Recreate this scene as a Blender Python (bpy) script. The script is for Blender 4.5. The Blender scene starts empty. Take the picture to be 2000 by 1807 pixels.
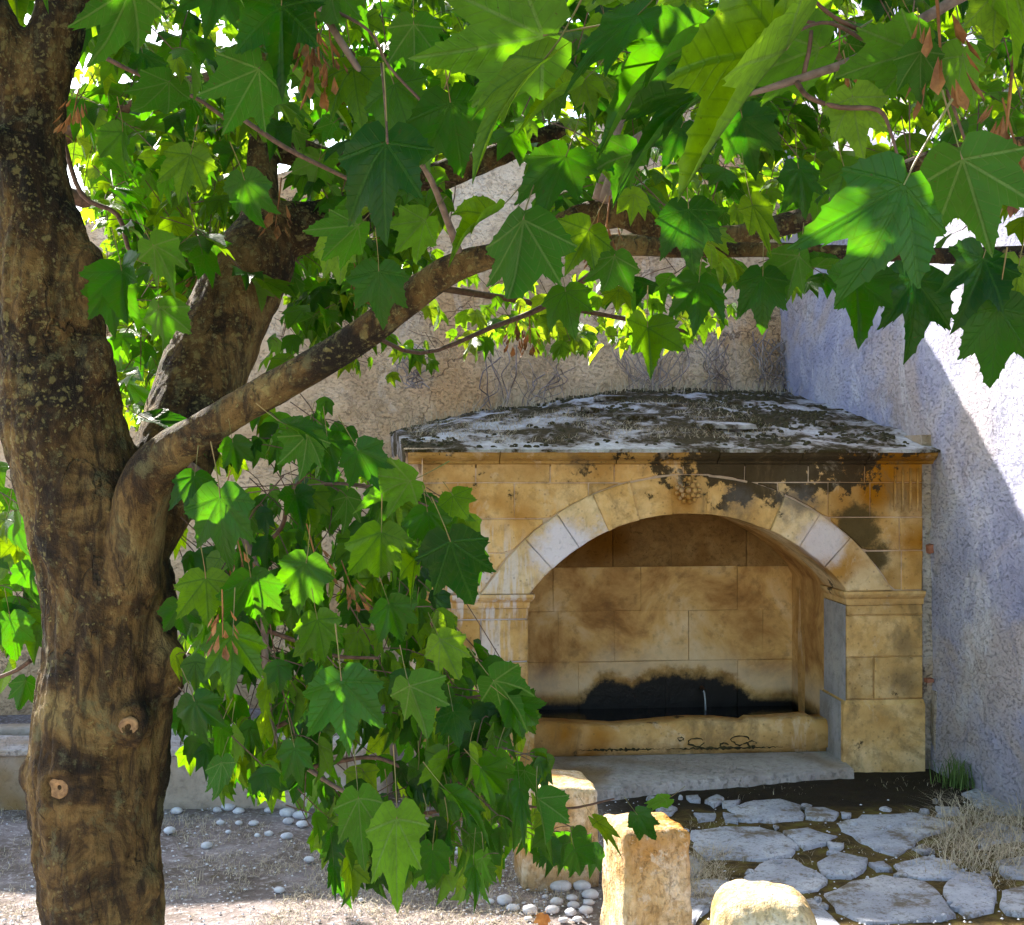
import bpy, bmesh, math, random
import numpy as np
from mathutils import Vector, Matrix, noise as mn

random.seed(7); np.random.seed(7)
scene = bpy.context.scene
C = scene.collection

# ------------------------------------------------------------------ camera, sky, sun, exposure
EYE = 1.65; FPX = 2300.0; CX = 1000.0; CY = 903.5
cam_d = bpy.data.cameras.new('camera'); cam = bpy.data.objects.new('camera', cam_d); C.objects.link(cam)
cam.location = (0, 0, EYE); cam.rotation_euler = (math.radians(90), 0, 0)
cam_d.sensor_width = 36; cam_d.lens = 36 * FPX / 2000.0
cam_d.clip_start = 0.05; cam_d.clip_end = 600
scene.camera = cam

SUN_TO = Vector((-0.75, 1.05, 1.008)).normalized()
elev = math.asin(SUN_TO.z)
azim = math.atan2(SUN_TO.x, SUN_TO.y)
world = bpy.data.worlds.new('World'); scene.world = world; world.use_nodes = True
wnt = world.node_tree; wnt.nodes.clear()
sky = wnt.nodes.new('ShaderNodeTexSky'); sky.sky_type = 'NISHITA'; sky.sun_disc = False
sky.sun_elevation = elev; sky.sun_rotation = azim; sky.air_density = 1.0; sky.dust_density = 1.5
bg = wnt.nodes.new('ShaderNodeBackground'); bg.inputs[1].default_value = 0.15
wo = wnt.nodes.new('ShaderNodeOutputWorld')
wnt.links.new(sky.outputs[0], bg.inputs[0]); wnt.links.new(bg.outputs[0], wo.inputs[0])
sun_d = bpy.data.lights.new('sun', 'SUN'); sun_d.energy = 5.0; sun_d.angle = math.radians(0.5); sun_d.color = (1, .94, .84)
sun = bpy.data.objects.new('sun', sun_d); C.objects.link(sun)
sun.rotation_euler = SUN_TO.to_track_quat('Z', 'Y').to_euler(); sun.location = (-6, 8, 9)
scene.view_settings.view_transform = 'Standard'; scene.view_settings.look = 'None'
scene.view_settings.exposure = 2.2; scene.view_settings.gamma = 1.0
scene.view_settings.use_curve_mapping = False
scene.render.engine = 'CYCLES'
scene.cycles.max_bounces = 6; scene.cycles.transmission_bounces = 4; scene.cycles.transparent_max_bounces = 6

# ------------------------------------------------------------------ helpers
def P(px, py, Y):                       # a point at distance Y along the view axis
    return Vector(((px - CX) / FPX * Y, Y, EYE - (py - CY) / FPX * Y))
def G(px, py, z=0.0):                   # a point on the level z
    Y = FPX * (EYE - z) / (py - CY)
    return Vector(((px - CX) / FPX * Y, Y, z))

def node(nt, t, ins=None, **kw):
    n = nt.nodes.new(t)
    for k, v in kw.items(): setattr(n, k, v)
    for k, v in (ins or {}).items():
        if isinstance(v, bpy.types.NodeSocket): nt.links.new(v, n.inputs[k])
        else: n.inputs[k].default_value = v
    return n
def pos(nt): return node(nt, 'ShaderNodeNewGeometry').outputs['Position']
def noi(nt, vec, scale, detail=4, rough=.55, dist=0.0, out='Fac'):
    return node(nt, 'ShaderNodeTexNoise', {'Vector': vec, 'Scale': scale, 'Detail': detail, 'Roughness': rough, 'Distortion': dist}).outputs[out]
def vor(nt, vec, scale, feature='F1', out='Distance', rnd=1.0):
    return node(nt, 'ShaderNodeTexVoronoi', {'Vector': vec, 'Scale': scale, 'Randomness': rnd}, feature=feature).outputs[out]
def m(nt, op, a, b=0.0, c=None, clamp=False):
    n = nt.nodes.new('ShaderNodeMath'); n.operation = op; n.use_clamp = clamp
    for i, v in enumerate((a, b) if c is None else (a, b, c)):
        if isinstance(v, bpy.types.NodeSocket): nt.links.new(v, n.inputs[i])
        else: n.inputs[i].default_value = v
    return n.outputs[0]
def step(nt, v, lo, hi, a=0.0, b=1.0):
    return node(nt, 'ShaderNodeMapRange', {'Value': v, 'From Min': lo, 'From Max': hi, 'To Min': a, 'To Max': b}, interpolation_type='SMOOTHSTEP').outputs[0]
def mix(nt, f, a, b, mode='MIX'):
    n = nt.nodes.new('ShaderNodeMix'); n.data_type = 'RGBA'; n.blend_type = mode
    for i, v in ((0, f), (6, a), (7, b)):
        if isinstance(v, bpy.types.NodeSocket): nt.links.new(v, n.inputs[i])
        else: n.inputs[i].default_value = v if i == 0 else (*v, 1)
    return n.outputs[2]
def ramp(nt, f, stops):
    n = nt.nodes.new('ShaderNodeValToRGB'); nt.links.new(f, n.inputs[0])
    el = n.color_ramp.elements
    while len(el) < len(stops): el.new(0.5)
    for e, (p, c) in zip(el, stops): e.position = p; e.color = (*c, 1)
    return n.outputs[0]
def bump(nt, h, strength=.5, dist=.01, nrm=None):
    ins = {'Height': h, 'Strength': strength, 'Distance': dist}
    if nrm: ins['Normal'] = nrm
    return node(nt, 'ShaderNodeBump', ins).outputs[0]
def newmat(name):
    mt = bpy.data.materials.new(name); mt.use_nodes = True; nt = mt.node_tree; nt.nodes.clear(); return mt, nt
def finish(nt, col, rough=.85, nrm=None, spec=.3, extra=None):
    ins = {'Base Color': col if isinstance(col, bpy.types.NodeSocket) else (*col, 1), 'Roughness': rough, 'Specular IOR Level': spec}
    if nrm: ins['Normal'] = nrm
    if extra: ins.update(extra)
    b = node(nt, 'ShaderNodeBsdfPrincipled', ins)
    o = nt.nodes.new('ShaderNodeOutputMaterial'); nt.links.new(b.outputs[0], o.inputs[0]); return b, o
def sep(nt, v):
    n = nt.nodes.new('ShaderNodeSeparateXYZ'); nt.links.new(v, n.inputs[0]); return n.outputs
def rnd(nt): return node(nt, 'ShaderNodeObjectInfo').outputs['Random']
def scaled(nt, v, s):
    return node(nt, 'ShaderNodeVectorMath', {0: v, 1: s}, operation='MULTIPLY').outputs[0]
def near(nt, p, c, r, soft, nz=None, amt=0.0):     # mask: 1 within r of point c, with an edge broken by noise nz
    d = node(nt, 'ShaderNodeVectorMath', {0: p, 1: tuple(c)}, operation='DISTANCE').outputs['Value']
    if nz: d = m(nt, 'ADD', d, m(nt, 'MULTIPLY', m(nt, 'SUBTRACT', nz, .5), amt))
    return step(nt, d, r + soft, r - soft)

# ------------------------------------------------------------------ objects
def tag(o, label=None, cat=None, group=None, kind=None):
    if label: o['label'] = label
    if cat: o['category'] = cat
    if group: o['group'] = group
    if kind: o['kind'] = kind
    return o
def empty(name, loc, label, cat, group=None):
    o = bpy.data.objects.new(name, None); C.objects.link(o); o.location = loc; o.empty_display_size = .1
    return tag(o, label, cat, group)
def world_loc(o):
    v = Vector(o.location)
    while o.parent: o = o.parent; v += Vector(o.location)
    return v
def mesh_obj(name, verts, faces, mat=None, parent=None, smooth=False, mats=None, fm=None, kind=None, attrs=None, uv=None, base=None):
    """verts in world coordinates; origin goes to the parent's origin (or to base)."""
    me = bpy.data.meshes.new(name)
    V = np.asarray([tuple(v) for v in verts] if not isinstance(verts, np.ndarray) else verts, dtype=float).reshape(-1, 3)
    o0 = world_loc(parent) if parent else Vector((0, 0, 0))
    b = Vector(base) if base is not None else o0
    V = V - np.array(b)
    me.from_pydata(V.tolist(), [], faces if isinstance(faces, list) else faces.tolist())
    for mm in (mats or [mat]): me.materials.append(mm)
    if fm is not None: me.polygons.foreach_set('material_index', np.asarray(fm, dtype=np.int32))
    if smooth: me.polygons.foreach_set('use_smooth', np.ones(len(me.polygons), dtype=bool))
    if uv is not None:
        ul = me.uv_layers.new(name='UVMap')
        li = np.zeros(len(me.loops), dtype=np.int32); me.loops.foreach_get('vertex_index', li)
        ul.data.foreach_set('uv', np.asarray(uv, dtype=np.float32)[li].ravel())
    for k, a in (attrs or {}).items():
        at = me.attributes.new(k, 'FLOAT', 'POINT'); at.data.foreach_set('value', np.asarray(a, dtype=np.float32))
    me.update()
    o = bpy.data.objects.new(name, me); C.objects.link(o)
    if parent: o.parent = parent; o.location = b - o0
    else: o.location = b
    if kind: o['kind'] = kind
    return o
class MB:
    def __init__(s): s.v = []; s.f = []; s.m = []
    def add(s, v, f, mi=0):
        n = len(s.v); s.v += [tuple(x) for x in v]; s.f += [[i + n for i in q] for q in f]; s.m += [mi] * len(f)
    def obj(s, name, mat=None, parent=None, **k):
        return mesh_obj(name, s.v, s.f, mat, parent, fm=s.m if any(s.m) else None, **k)
def tube(pts, rads, n=8, cap=True, wob=0.0):
    pts = [Vector(p) for p in pts]; V = []; F = []
    ref = Vector((0.13, 1, .21)).normalized()
    for i, p in enumerate(pts):
        t = (pts[min(i + 1, len(pts) - 1)] - pts[max(i - 1, 0)]).normalized()
        a = t.cross(ref)
        if a.length < .05: a = t.cross(Vector((1, 0, 0)))
        a.normalize(); b = t.cross(a)
        for k in range(n):
            an = 2 * math.pi * k / n; r = rads[i] * (1 + (random.uniform(-wob, wob) if wob else 0))
            V.append(p + a * math.cos(an) * r + b * math.sin(an) * r)
    for i in range(len(pts) - 1):
        for k in range(n):
            F.append([i * n + k, i * n + (k + 1) % n, (i + 1) * n + (k + 1) % n, (i + 1) * n + k])
    if cap:
        F.append(list(range(n))[::-1]); F.append([(len(pts) - 1) * n + k for k in range(n)])
    return V, F
def spline(pts, k=6):                  # Catmull-Rom through rows of any width
    A = np.array(pts, float); A = np.vstack([2 * A[0] - A[1], A, 2 * A[-1] - A[-2]]); out = []
    for i in range(1, len(A) - 2):
        for j in range(k):
            t = j / k
            out.append(.5 * (2 * A[i] + (A[i+1] - A[i-1]) * t + (2*A[i-1] - 5*A[i] + 4*A[i+1] - A[i+2]) * t*t + (3*A[i] - A[i-1] - 3*A[i+1] + A[i+2]) * t**3))
    out.append(A[-2]); return np.array(out)
def inpoly(x, y, poly):
    c = False; j = len(poly) - 1
    for i in range(len(poly)):
        xi, yi = poly[i]; xj, yj = poly[j]
        if (yi > y) != (yj > y) and x < (xj - xi) * (y - yi) / (yj - yi) + xi: c = not c
        j = i
    return c

# ------------------------------------------------------------------ materials
def W0(px, py): return P(px, py, 6.32)
def stone_mat(name, c1, c2, c3, dark=.0, scale=3.0, rv=.25, bs=.6, stains=True, wash=False):
    mt, nt = newmat(name); p = pos(nt)
    n1 = noi(nt, p, scale, 6, .6); n2 = noi(nt, p, scale * 6, 5, .65); n3 = noi(nt, p, 90, 3, .6); n4 = noi(nt, p, 1.3, 3)
    col = ramp(nt, n1, [(.28, c1), (.5, c2), (.72, c3)])
    col = mix(nt, m(nt, 'MULTIPLY', step(nt, n2, .45, .7), .6), col, tuple(x * .55 for x in c2))
    col = mix(nt, step(nt, n4, .5, .68), col, tuple(x * y for x, y in zip(c1, (.85, .66, .40))))
    r = rnd(nt); v = m(nt, 'ADD', 1 - rv / 2, m(nt, 'MULTIPLY', r, rv))
    hsv = node(nt, 'ShaderNodeHueSaturation', {'Color': col, 'Value': v, 'Saturation': 1.1}); col = hsv.outputs[0]
    if stains:                                     # black lichen under the cornice, towards the right side
        lz = noi(nt, p, 9, 6, .7); big = noi(nt, p, 2.2, 4, .6, .4)
        xyz = sep(nt, p)
        up = step(nt, xyz[2], 1.30, 1.62)
        rt = m(nt, 'MULTIPLY', step(nt, xyz[0], .55, 1.35), step(nt, xyz[0], 2.1, 1.7))
        k = m(nt, 'MULTIPLY', m(nt, 'ADD', m(nt, 'MULTIPLY', rt, .17), .06), up)
        ln = m(nt, 'ADD', m(nt, 'ADD', m(nt, 'MULTIPLY', lz, .62), m(nt, 'MULTIPLY', big, .38)), k)
        msk = step(nt, ln, .615, .655)
        col = mix(nt, m(nt, 'MULTIPLY', msk, .93), col, (.022, .018, .010))
        # grey spots and pale flakes
        st = noi(nt, scaled(nt, p, (1, 1, .12)), 26, 3, .6)        # lime runs down the left pier
        wl = near(nt, p, (-.16, 6.2, 1.02), .27, .12)
        wl2 = near(nt, p, (-.18, 6.2, .62), .18, .10)
        wl = m(nt, 'MAXIMUM', wl, wl2)
        col = mix(nt, m(nt, 'MULTIPLY', m(nt, 'MULTIPLY', wl, step(nt, st, .44, .58)), .75), col, (.62, .58, .60))
        br = noi(nt, scaled(nt, p, (1, 1, .6)), 3.4, 6, .7, .5)
        col = mix(nt, m(nt, 'MULTIPLY', step(nt, br, .53, .66), .6), col, (.17, .115, .055))
        col = mix(nt, m(nt, 'MULTIPLY', step(nt, br, .44, .34), .45), col, (.66, .55, .42))
        # two soft dark patches on the right pier
        col = mix(nt, m(nt, 'MULTIPLY', near(nt, p, (2.12, 6.33, .66), .07, .05, br, .25), .6), col, (.12, .085, .05))
        col = mix(nt, m(nt, 'MULTIPLY', near(nt, p, (2.12, 6.33, .47), .08, .05, br, .25), .6), col, (.12, .085, .05))
        dz = noi(nt, p, 7, 6, .75)
        dm = m(nt, 'MAXIMUM', near(nt, p, W0(1672, 1035), .13, .04, dz, .30), near(nt, p, W0(1715, 1085), .09, .04, dz, .25))
        if not wash: col = mix(nt, m(nt, 'MULTIPLY', dm, .9), col, (.05, .036, .012))
        gm = m(nt, 'MAXIMUM', near(nt, p, W0(1440, 978), .08, .05, dz, .22), near(nt, p, W0(1240, 955), .06, .05, dz, .2))
        gm = m(nt, 'MAXIMUM', gm, near(nt, p, W0(1550, 985), .09, .05, dz, .30))
        col = mix(nt, m(nt, 'MULTIPLY', gm, .75), col, (.10, .09, .085))
        sp = vor(nt, p, 26); col = mix(nt, m(nt, 'MULTIPLY', step(nt, sp, .2, .1), .35), col, (.06, .045, .025))
    if wash:
        wz = noi(nt, p, 6, 6, .7); wm = near(nt, p, W0(1095, 1075), .20, .04, wz, .22)
        wm = m(nt, 'MAXIMUM', wm, near(nt, p, W0(1175, 1025), .10, .04, wz, .25))
        wm = m(nt, 'MAXIMUM', wm, near(nt, p, W0(1010, 1130), .07, .04, wz, .2))
        wm = m(nt, 'MAXIMUM', wm, m(nt, 'MULTIPLY', near(nt, p, W0(1600, 1055), .12, .05, wz, .25), .7))
        col = mix(nt, m(nt, 'MULTIPLY', wm, .95), col, (.66, .62, .70))
    if dark: col = mix(nt, dark, col, (.04, .03, .015))
    pit = step(nt, noi(nt, p, 38, 4, .7), .34, .44)
    if name == 'post_limestone':
        tm = noi(nt, scaled(nt, p, (1, 1, .35)), 60, 4, .7)
        col = mix(nt, m(nt, 'MULTIPLY', step(nt, tm, .50, .64), .45), col, (.20, .11, .035))
        col = mix(nt, m(nt, 'MULTIPLY', step(nt, noi(nt, p, 26, 5, .7), .55, .66), .55), col, (.70, .62, .50))
        n2 = m(nt, 'ADD', n2, m(nt, 'MULTIPLY', tm, .8))
        low = step(nt, sep(nt, p)[2], .14, .0); col = mix(nt, m(nt, 'MULTIPLY', low, .6), col, (.12, .08, .04))
    h = m(nt, 'ADD', m(nt, 'ADD', m(nt, 'MULTIPLY', n2, .8), m(nt, 'MULTIPLY', n3, .35)), m(nt, 'MULTIPLY', pit, .35))
    finish(nt, col, .92, bump(nt, h, bs, .012), .2)
    return mt
M = {}
M['stone'] = stone_mat('ochre_limestone', (.38, .21, .075), (.57, .375, .175), (.78, .60, .37))
M['cornice'] = stone_mat('cornice_stone', (.28, .16, .055), (.42, .27, .105), (.58, .42, .22))
M['greystone'] = stone_mat('grey_jamb_stone', (.20, .19, .19), (.33, .32, .33), (.44, .41, .38), stains=False)
M['arch'] = stone_mat('arch_limestone', (.42, .27, .12), (.62, .46, .27), (.80, .67, .47), wash=True, rv=.18)
M['pale'] = stone_mat('whitewashed_stone', (.40, .34, .30), (.56, .52, .54), (.66, .63, .66), stains=False, rv=.1, scale=5)
M['ledge'] = stone_mat('pale_ledge_stone', (.30, .26, .24), (.42, .385, .375), (.50, .465, .46), stains=False, scale=5, bs=1.2)
M['lunette'] = stone_mat('rough_brown_stone', (.17, .095, .038), (.29, .175, .075), (.42, .28, .14), stains=False, scale=4, bs=1.0)
M['mortar'] = stone_mat('pale_pink_mortar', (.50, .36, .26), (.58, .44, .33), (.64, .52, .42), stains=False)
M['darkstone'] = stone_mat('lichen_dark_stone', (.07, .055, .022), (.14, .105, .045), (.28, .20, .10), stains=False)

def niche_mat():
    mt, nt = newmat('stained_niche_plaster'); p = pos(nt)
    n1 = noi(nt, p, 2.6, 7, .65, .5); n2 = noi(nt, p, 14, 5, .65); n3 = noi(nt, p, 80, 3)
    col = ramp(nt, n1, [(.30, (.20, .09, .028)), (.42, (.44, .235, .075)), (.54, (.66, .41, .15)), (.70, (.76, .58, .34))])
    col = mix(nt, m(nt, 'MULTIPLY', step(nt, n2, .5, .7), .5), col, (.22, .12, .045))
    r = rnd(nt); col = node(nt, 'ShaderNodeHueSaturation', {'Color': col, 'Value': m(nt, 'ADD', .88, m(nt, 'MULTIPLY', r, .22))}).outputs[0]
    xyz = sep(nt, p)
    # wet black algae above the water line with a ragged top edge
    e1 = noi(nt, scaled(nt, p, (1, 1, .25)), 2.2, 2, .5); e2 = noi(nt, p, 16, 5, .7)
    hgt = m(nt, 'ADD', m(nt, 'MULTIPLY', step(nt, xyz[0], .33, .62), .22), -.08)
    hgt = m(nt, 'ADD', hgt, m(nt, 'MULTIPLY', m(nt, 'SUBTRACT', e1, .5), .28))
    hgt = m(nt, 'ADD', hgt, m(nt, 'MULTIPLY', m(nt, 'SUBTRACT', e2, .5), .14))
    lim = m(nt, 'SUBTRACT', m(nt, 'ADD', .19, hgt), m(nt, 'MULTIPLY', step(nt, xyz[0], 1.22, 1.62), .15))
    lim = m(nt, 'MAXIMUM', lim, m(nt, 'ADD', .168, m(nt, 'MULTIPLY', e2, .035)))
    d = m(nt, 'SUBTRACT', lim, xyz[2])
    damp = step(nt, m(nt, 'ADD', d, m(nt, 'MULTIPLY', m(nt, 'SUBTRACT', n2, .5), .12)), -.10, .01)
    col = mix(nt, m(nt, 'MULTIPLY', damp, .75), col, (.13, .085, .030))
    col = mix(nt, step(nt, m(nt, 'ADD', d, m(nt, 'MULTIPLY', m(nt, 'SUBTRACT', n3, .5), .02)), -.02, .02), col, (.008, .007, .005))
    # lime bloom just above it
    col = mix(nt, m(nt, 'MULTIPLY', m(nt, 'MULTIPLY', step(nt, d, -.28, -.10), step(nt, d, -.03, -.09)), .55), col, (.74, .62, .42))
    rough = step(nt, d, -.02, .02, .9, .45)
    h = m(nt, 'ADD', m(nt, 'MULTIPLY', n2, .9), m(nt, 'MULTIPLY', n3, .3))
    finish(nt, col, rough, bump(nt, h, .5, .012), .2)
    return mt
M['niche'] = niche_mat()

def plaster_mat(name, c1, c2, c3, patch, patch2, bs=.8, fine=34, ck=1.0):
    mt, nt = newmat(name); p = pos(nt)
    n1 = noi(nt, p, 1.6, 7, .65, .3); n2 = noi(nt, scaled(nt, p, (1, 1, 1.8)), 16, 5, .7); n3 = noi(nt, p, fine, 5, .7)
    col = ramp(nt, n1, [(.3, c1), (.5, c2), (.7, c3)])
    big = noi(nt, p, .9, 5, .6, .6)
    col = mix(nt, m(nt, 'MULTIPLY', step(nt, big, .5, .62), .75), col, patch)
    pits = step(nt, noi(nt, scaled(nt, p, (1, 1, 1.7)), 42, 6, .8), .36, .46)
    col = mix(nt, m(nt, 'MULTIPLY', m(nt, 'SUBTRACT', 1, pits), .28), col, tuple(x * .4 for x in c2))
    b2 = noi(nt, scaled(nt, p, (1, 1, .5)), 2.6, 6, .7, .8)
    col = mix(nt, m(nt, 'MULTIPLY', step(nt, b2, .54, .68), .6), col, patch2)
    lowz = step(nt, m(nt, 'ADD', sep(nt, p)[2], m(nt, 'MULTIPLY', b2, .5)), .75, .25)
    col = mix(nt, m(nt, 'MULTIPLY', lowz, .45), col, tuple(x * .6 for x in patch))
    dk = noi(nt, scaled(nt, p, (1, 1, .35)), 5.5, 6, .75, .3)
    col = mix(nt, m(nt, 'MULTIPLY', step(nt, dk, .56, .70), .55), col, tuple(x * .5 for x in c1))
    co = vor(nt, node(nt, 'ShaderNodeVectorMath', {0: p, 1: scaled(nt, noi(nt, p, 5, 5, out='Color'), (.5, .5, .5))}, operation='ADD').outputs[0], 1.7, 'DISTANCE_TO_EDGE')
    cr = m(nt, 'MULTIPLY', step(nt, co, .012, .002), m(nt, 'MULTIPLY', step(nt, big, .48, .58), ck)); col = mix(nt, m(nt, 'MULTIPLY', cr, .7), col, (.12, .08, .06))
    lay = step(nt, noi(nt, p, 2.2, 7, .7, .5), .50, .53)     # coats of render flaking off one another
    h = m(nt, 'ADD', m(nt, 'MULTIPLY', n2, .9), m(nt, 'ADD', m(nt, 'MULTIPLY', n3, .5), m(nt, 'MULTIPLY', pits, .6)))
    h = m(nt, 'ADD', m(nt, 'SUBTRACT', h, cr), m(nt, 'MULTIPLY', lay, .7 * ck))
    finish(nt, col, .95, bump(nt, h, bs, .02), .15)
    return mt
M['wall_blue'] = plaster_mat('sky_tinted_limewash', (.22, .23, .36), (.36, .36, .49), (.54, .51, .54), (.42, .35, .32), (.62, .61, .67), bs=.8, ck=.3)  # limewash colour takes in the blue cast of the skylight
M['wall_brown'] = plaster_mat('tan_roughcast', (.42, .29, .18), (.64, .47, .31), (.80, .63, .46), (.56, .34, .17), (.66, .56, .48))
M['strip'] = plaster_mat('ochre_render', (.34, .28, .22), (.42, .37, .33), (.48, .45, .44), (.40, .28, .17), (.5, .5, .54))

def bark_mat():
    mt, nt = newmat('grey_brown_bark'); p = pos(nt)
    ps = scaled(nt, p, (1, 1, .3))
    n1 = noi(nt, p, 4.2, 7, .7, .6); n2 = noi(nt, ps, 26, 7, .75, .8); n3 = noi(nt, p, 130, 4, .7); n4 = noi(nt, p, 16, 6, .75)
    col = ramp(nt, n1, [(.40, (.009, .005, .002)), (.47, (.055, .028, .008)), (.54, (.15, .086, .026)), (.66, (.24, .17, .065))])
    col = mix(nt, m(nt, 'MULTIPLY', step(nt, n2, .54, .40), .75), col, (.018, .010, .006))
    col = mix(nt, m(nt, 'MULTIPLY', step(nt, n4, .54, .66), .6), col, (.13, .12, .055))
    crk = node(nt, 'ShaderNodeTexVoronoi', {'Vector': node(nt, 'ShaderNodeVectorMath', {0: scaled(nt, p, (1, 1, .22)), 1: scaled(nt, noi(nt, p, 9, 4, out='Color'), (.09, .09, .05))}, operation='ADD').outputs[0], 'Scale': 19.0}, feature='DISTANCE_TO_EDGE').outputs['Distance']
    ck = m(nt, 'MULTIPLY', step(nt, crk, .04, .004), step(nt, noi(nt, p, 7, 5, .7), .52, .64))
    col = mix(nt, m(nt, 'MULTIPLY', ck, .6), col, (.012, .008, .005))
    xyz = sep(nt, p); big = noi(nt, p, 3.0, 4, .65)
    dens = m(nt, 'ADD', m(nt, 'MULTIPLY', step(nt, xyz[2], 1.0, 2.1), .16), big)
    pd = node(nt, 'ShaderNodeVectorMath', {0: p, 1: scaled(nt, noi(nt, p, 22, 4, out='Color'), (.05, .05, .05))}, operation='ADD').outputs[0]
    lm = None
    for sc_, th in ((38.0, .97), (85.0, .90)):
        v = node(nt, 'ShaderNodeTexVoronoi', {'Vector': pd, 'Scale': sc_})
        cellr = sep(nt, v.outputs['Color'])[0]
        l_ = m(nt, 'MULTIPLY', step(nt, m(nt, 'ADD', v.outputs['Distance'], m(nt, 'MULTIPLY', n4, .35)), .56, .40), step(nt, m(nt, 'ADD', m(nt, 'MULTIPLY', cellr, .5), dens), th, th + .08))
        lm = l_ if lm is None else m(nt, 'MAXIMUM', lm, l_)
    col = mix(nt, m(nt, 'MULTIPLY', lm, .42), col, (.30, .25, .09))
    fl = step(nt, noi(nt, p, 60, 6, .85), .56, .66)
    col = mix(nt, m(nt, 'MULTIPLY', m(nt, 'MULTIPLY', fl, step(nt, dens, .40, .66)), .7), col, (.30, .27, .12))
    h = m(nt, 'SUBTRACT', m(nt, 'ADD', m(nt, 'MULTIPLY', n2, 1.2), m(nt, 'ADD', m(nt, 'MULTIPLY', n3, .3), m(nt, 'ADD', m(nt, 'MULTIPLY', lm, .15), m(nt, 'MULTIPLY', n4, .6)))), m(nt, 'MULTIPLY', ck, .9))
    finish(nt, col, .85, bump(nt, h, 1.0, .022), .25)
    return mt
M['bark'] = bark_mat()
def simple(name, c1, c2, scale=20, rough=.7, bs=.3, spec=.3):
    mt, nt = newmat(name); p = pos(nt); n = noi(nt, p, scale, 5, .6)
    finish(nt, ramp(nt, n, [(.3, c1), (.7, c2)]), rough, bump(nt, n, bs, .004), spec); return mt
M['twig'] = simple('young_twig_bark', (.055, .025, .016), (.15, .085, .06), 60)
M['branchbark'] = simple('smooth_branch_bark', (.10, .065, .05), (.26, .18, .15), 45, bs=.5)
M['knotwood'] = simple('cut_knot_wood', (.10, .05, .022), (.34, .19, .08), 70)
M['samara'] = simple('dry_seed_wing', (.07, .022, .008), (.34, .15, .045), 25)
M['brick'] = simple('old_red_brick', (.24, .085, .05), (.36, .16, .10), 25, .9, .6)
M['drygrass'] = simple('dry_straw', (.30, .23, .15), (.58, .50, .36), 9, .8)
M['vine'] = simple('dead_creeper', (.14, .10, .085), (.40, .35, .33), 5, .8)
M['moss'] = simple('dark_moss', (.012, .010, .004), (.055, .045, .014), 30, .95, .9)
M['weed'] = simple('green_weed', (.05, .10, .02), (.13, .20, .05), 12, .7)
M['iron'] = simple('rusty_iron', (.03, .018, .012), (.10, .05, .03), 60, .7)
M['pebble'] = simple('white_pebble', (.34, .33, .35), (.62, .62, .66), 22, .8, .4)
M['post'] = stone_mat('post_limestone', (.42, .25, .085), (.68, .52, .32), (.88, .83, .74), stains=False, scale=7, bs=1.0)

def flag_mat():
    mt, nt = newmat('worn_flagstone'); p = pos(nt)
    n1 = noi(nt, p, 4, 6, .65); n2 = noi(nt, p, 30, 5, .7)
    col = ramp(nt, n1, [(.3, (.22, .225, .27)), (.5, (.36, .37, .43)), (.7, (.50, .49, .52))])
    col = mix(nt, m(nt, 'MULTIPLY', step(nt, n2, .52, .68), .6), col, (.15, .13, .10))
    col = mix(nt, m(nt, 'MULTIPLY', step(nt, noi(nt, p, 6, 7, .75), .50, .62), .85), col, (.13, .095, .050))
    col = mix(nt, m(nt, 'MULTIPLY', step(nt, noi(nt, p, 75, 4, .7), .56, .64), .6), col, (.09, .07, .045))
    col = node(nt, 'ShaderNodeHueSaturation', {'Color': col, 'Value': m(nt, 'ADD', .8, m(nt, 'MULTIPLY', rnd(nt), .35))}).outputs[0]
    finish(nt, col, .85, bump(nt, m(nt, 'ADD', n1, n2), .6, .015), .25); return mt
M['flag'] = flag_mat()
def ground_mat():
    mt, nt = newmat('dry_ground'); p = pos(nt); xyz = sep(nt, p)
    n1 = noi(nt, p, 3.5, 6, .65); n2 = noi(nt, p, 40, 5, .7); n3 = noi(nt, p, 9, 6, .7)
    dry = ramp(nt, n1, [(.3, (.10, .075, .06)), (.5, (.18, .145, .135)), (.7, (.29, .25, .25))])
    dry = mix(nt, m(nt, 'MULTIPLY', step(nt, n2, .5, .66), .7), dry, (.45, .41, .40))
    dry = mix(nt, m(nt, 'MULTIPLY', step(nt, n3, .55, .68), .8), dry, (.10, .075, .04))
    moss = ramp(nt, n3, [(.35, (.035, .026, .010)), (.5, (.10, .066, .022)), (.62, (.13, .11, .022)), (.75, (.24, .18, .11))])
    right = step(nt, m(nt, 'ADD', xyz[0], m(nt, 'MULTIPLY', m(nt, 'SUBTRACT', n1, .5), .7)), .35, .75)
    col = mix(nt, right, dry, moss)
    wet = m(nt, 'MULTIPLY', step(nt, m(nt, 'ADD', xyz[1], m(nt, 'MULTIPLY', m(nt, 'SUBTRACT', n1, .5), .5)), 5.50, 5.70), step(nt, xyz[0], .2, .6))
    col = mix(nt, m(nt, 'MULTIPLY', wet, .9), col, (.022, .017, .013))
    far = step(nt, xyz[1], 3.4, 2.6); col = mix(nt, far, col, (.45, .38, .28))  # paler out of view, by and behind the camera, to bounce light
    finish(nt, col, .95, bump(nt, m(nt, 'ADD', n2, n3), .8, .02), .15); return mt
M['ground'] = ground_mat()
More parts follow.
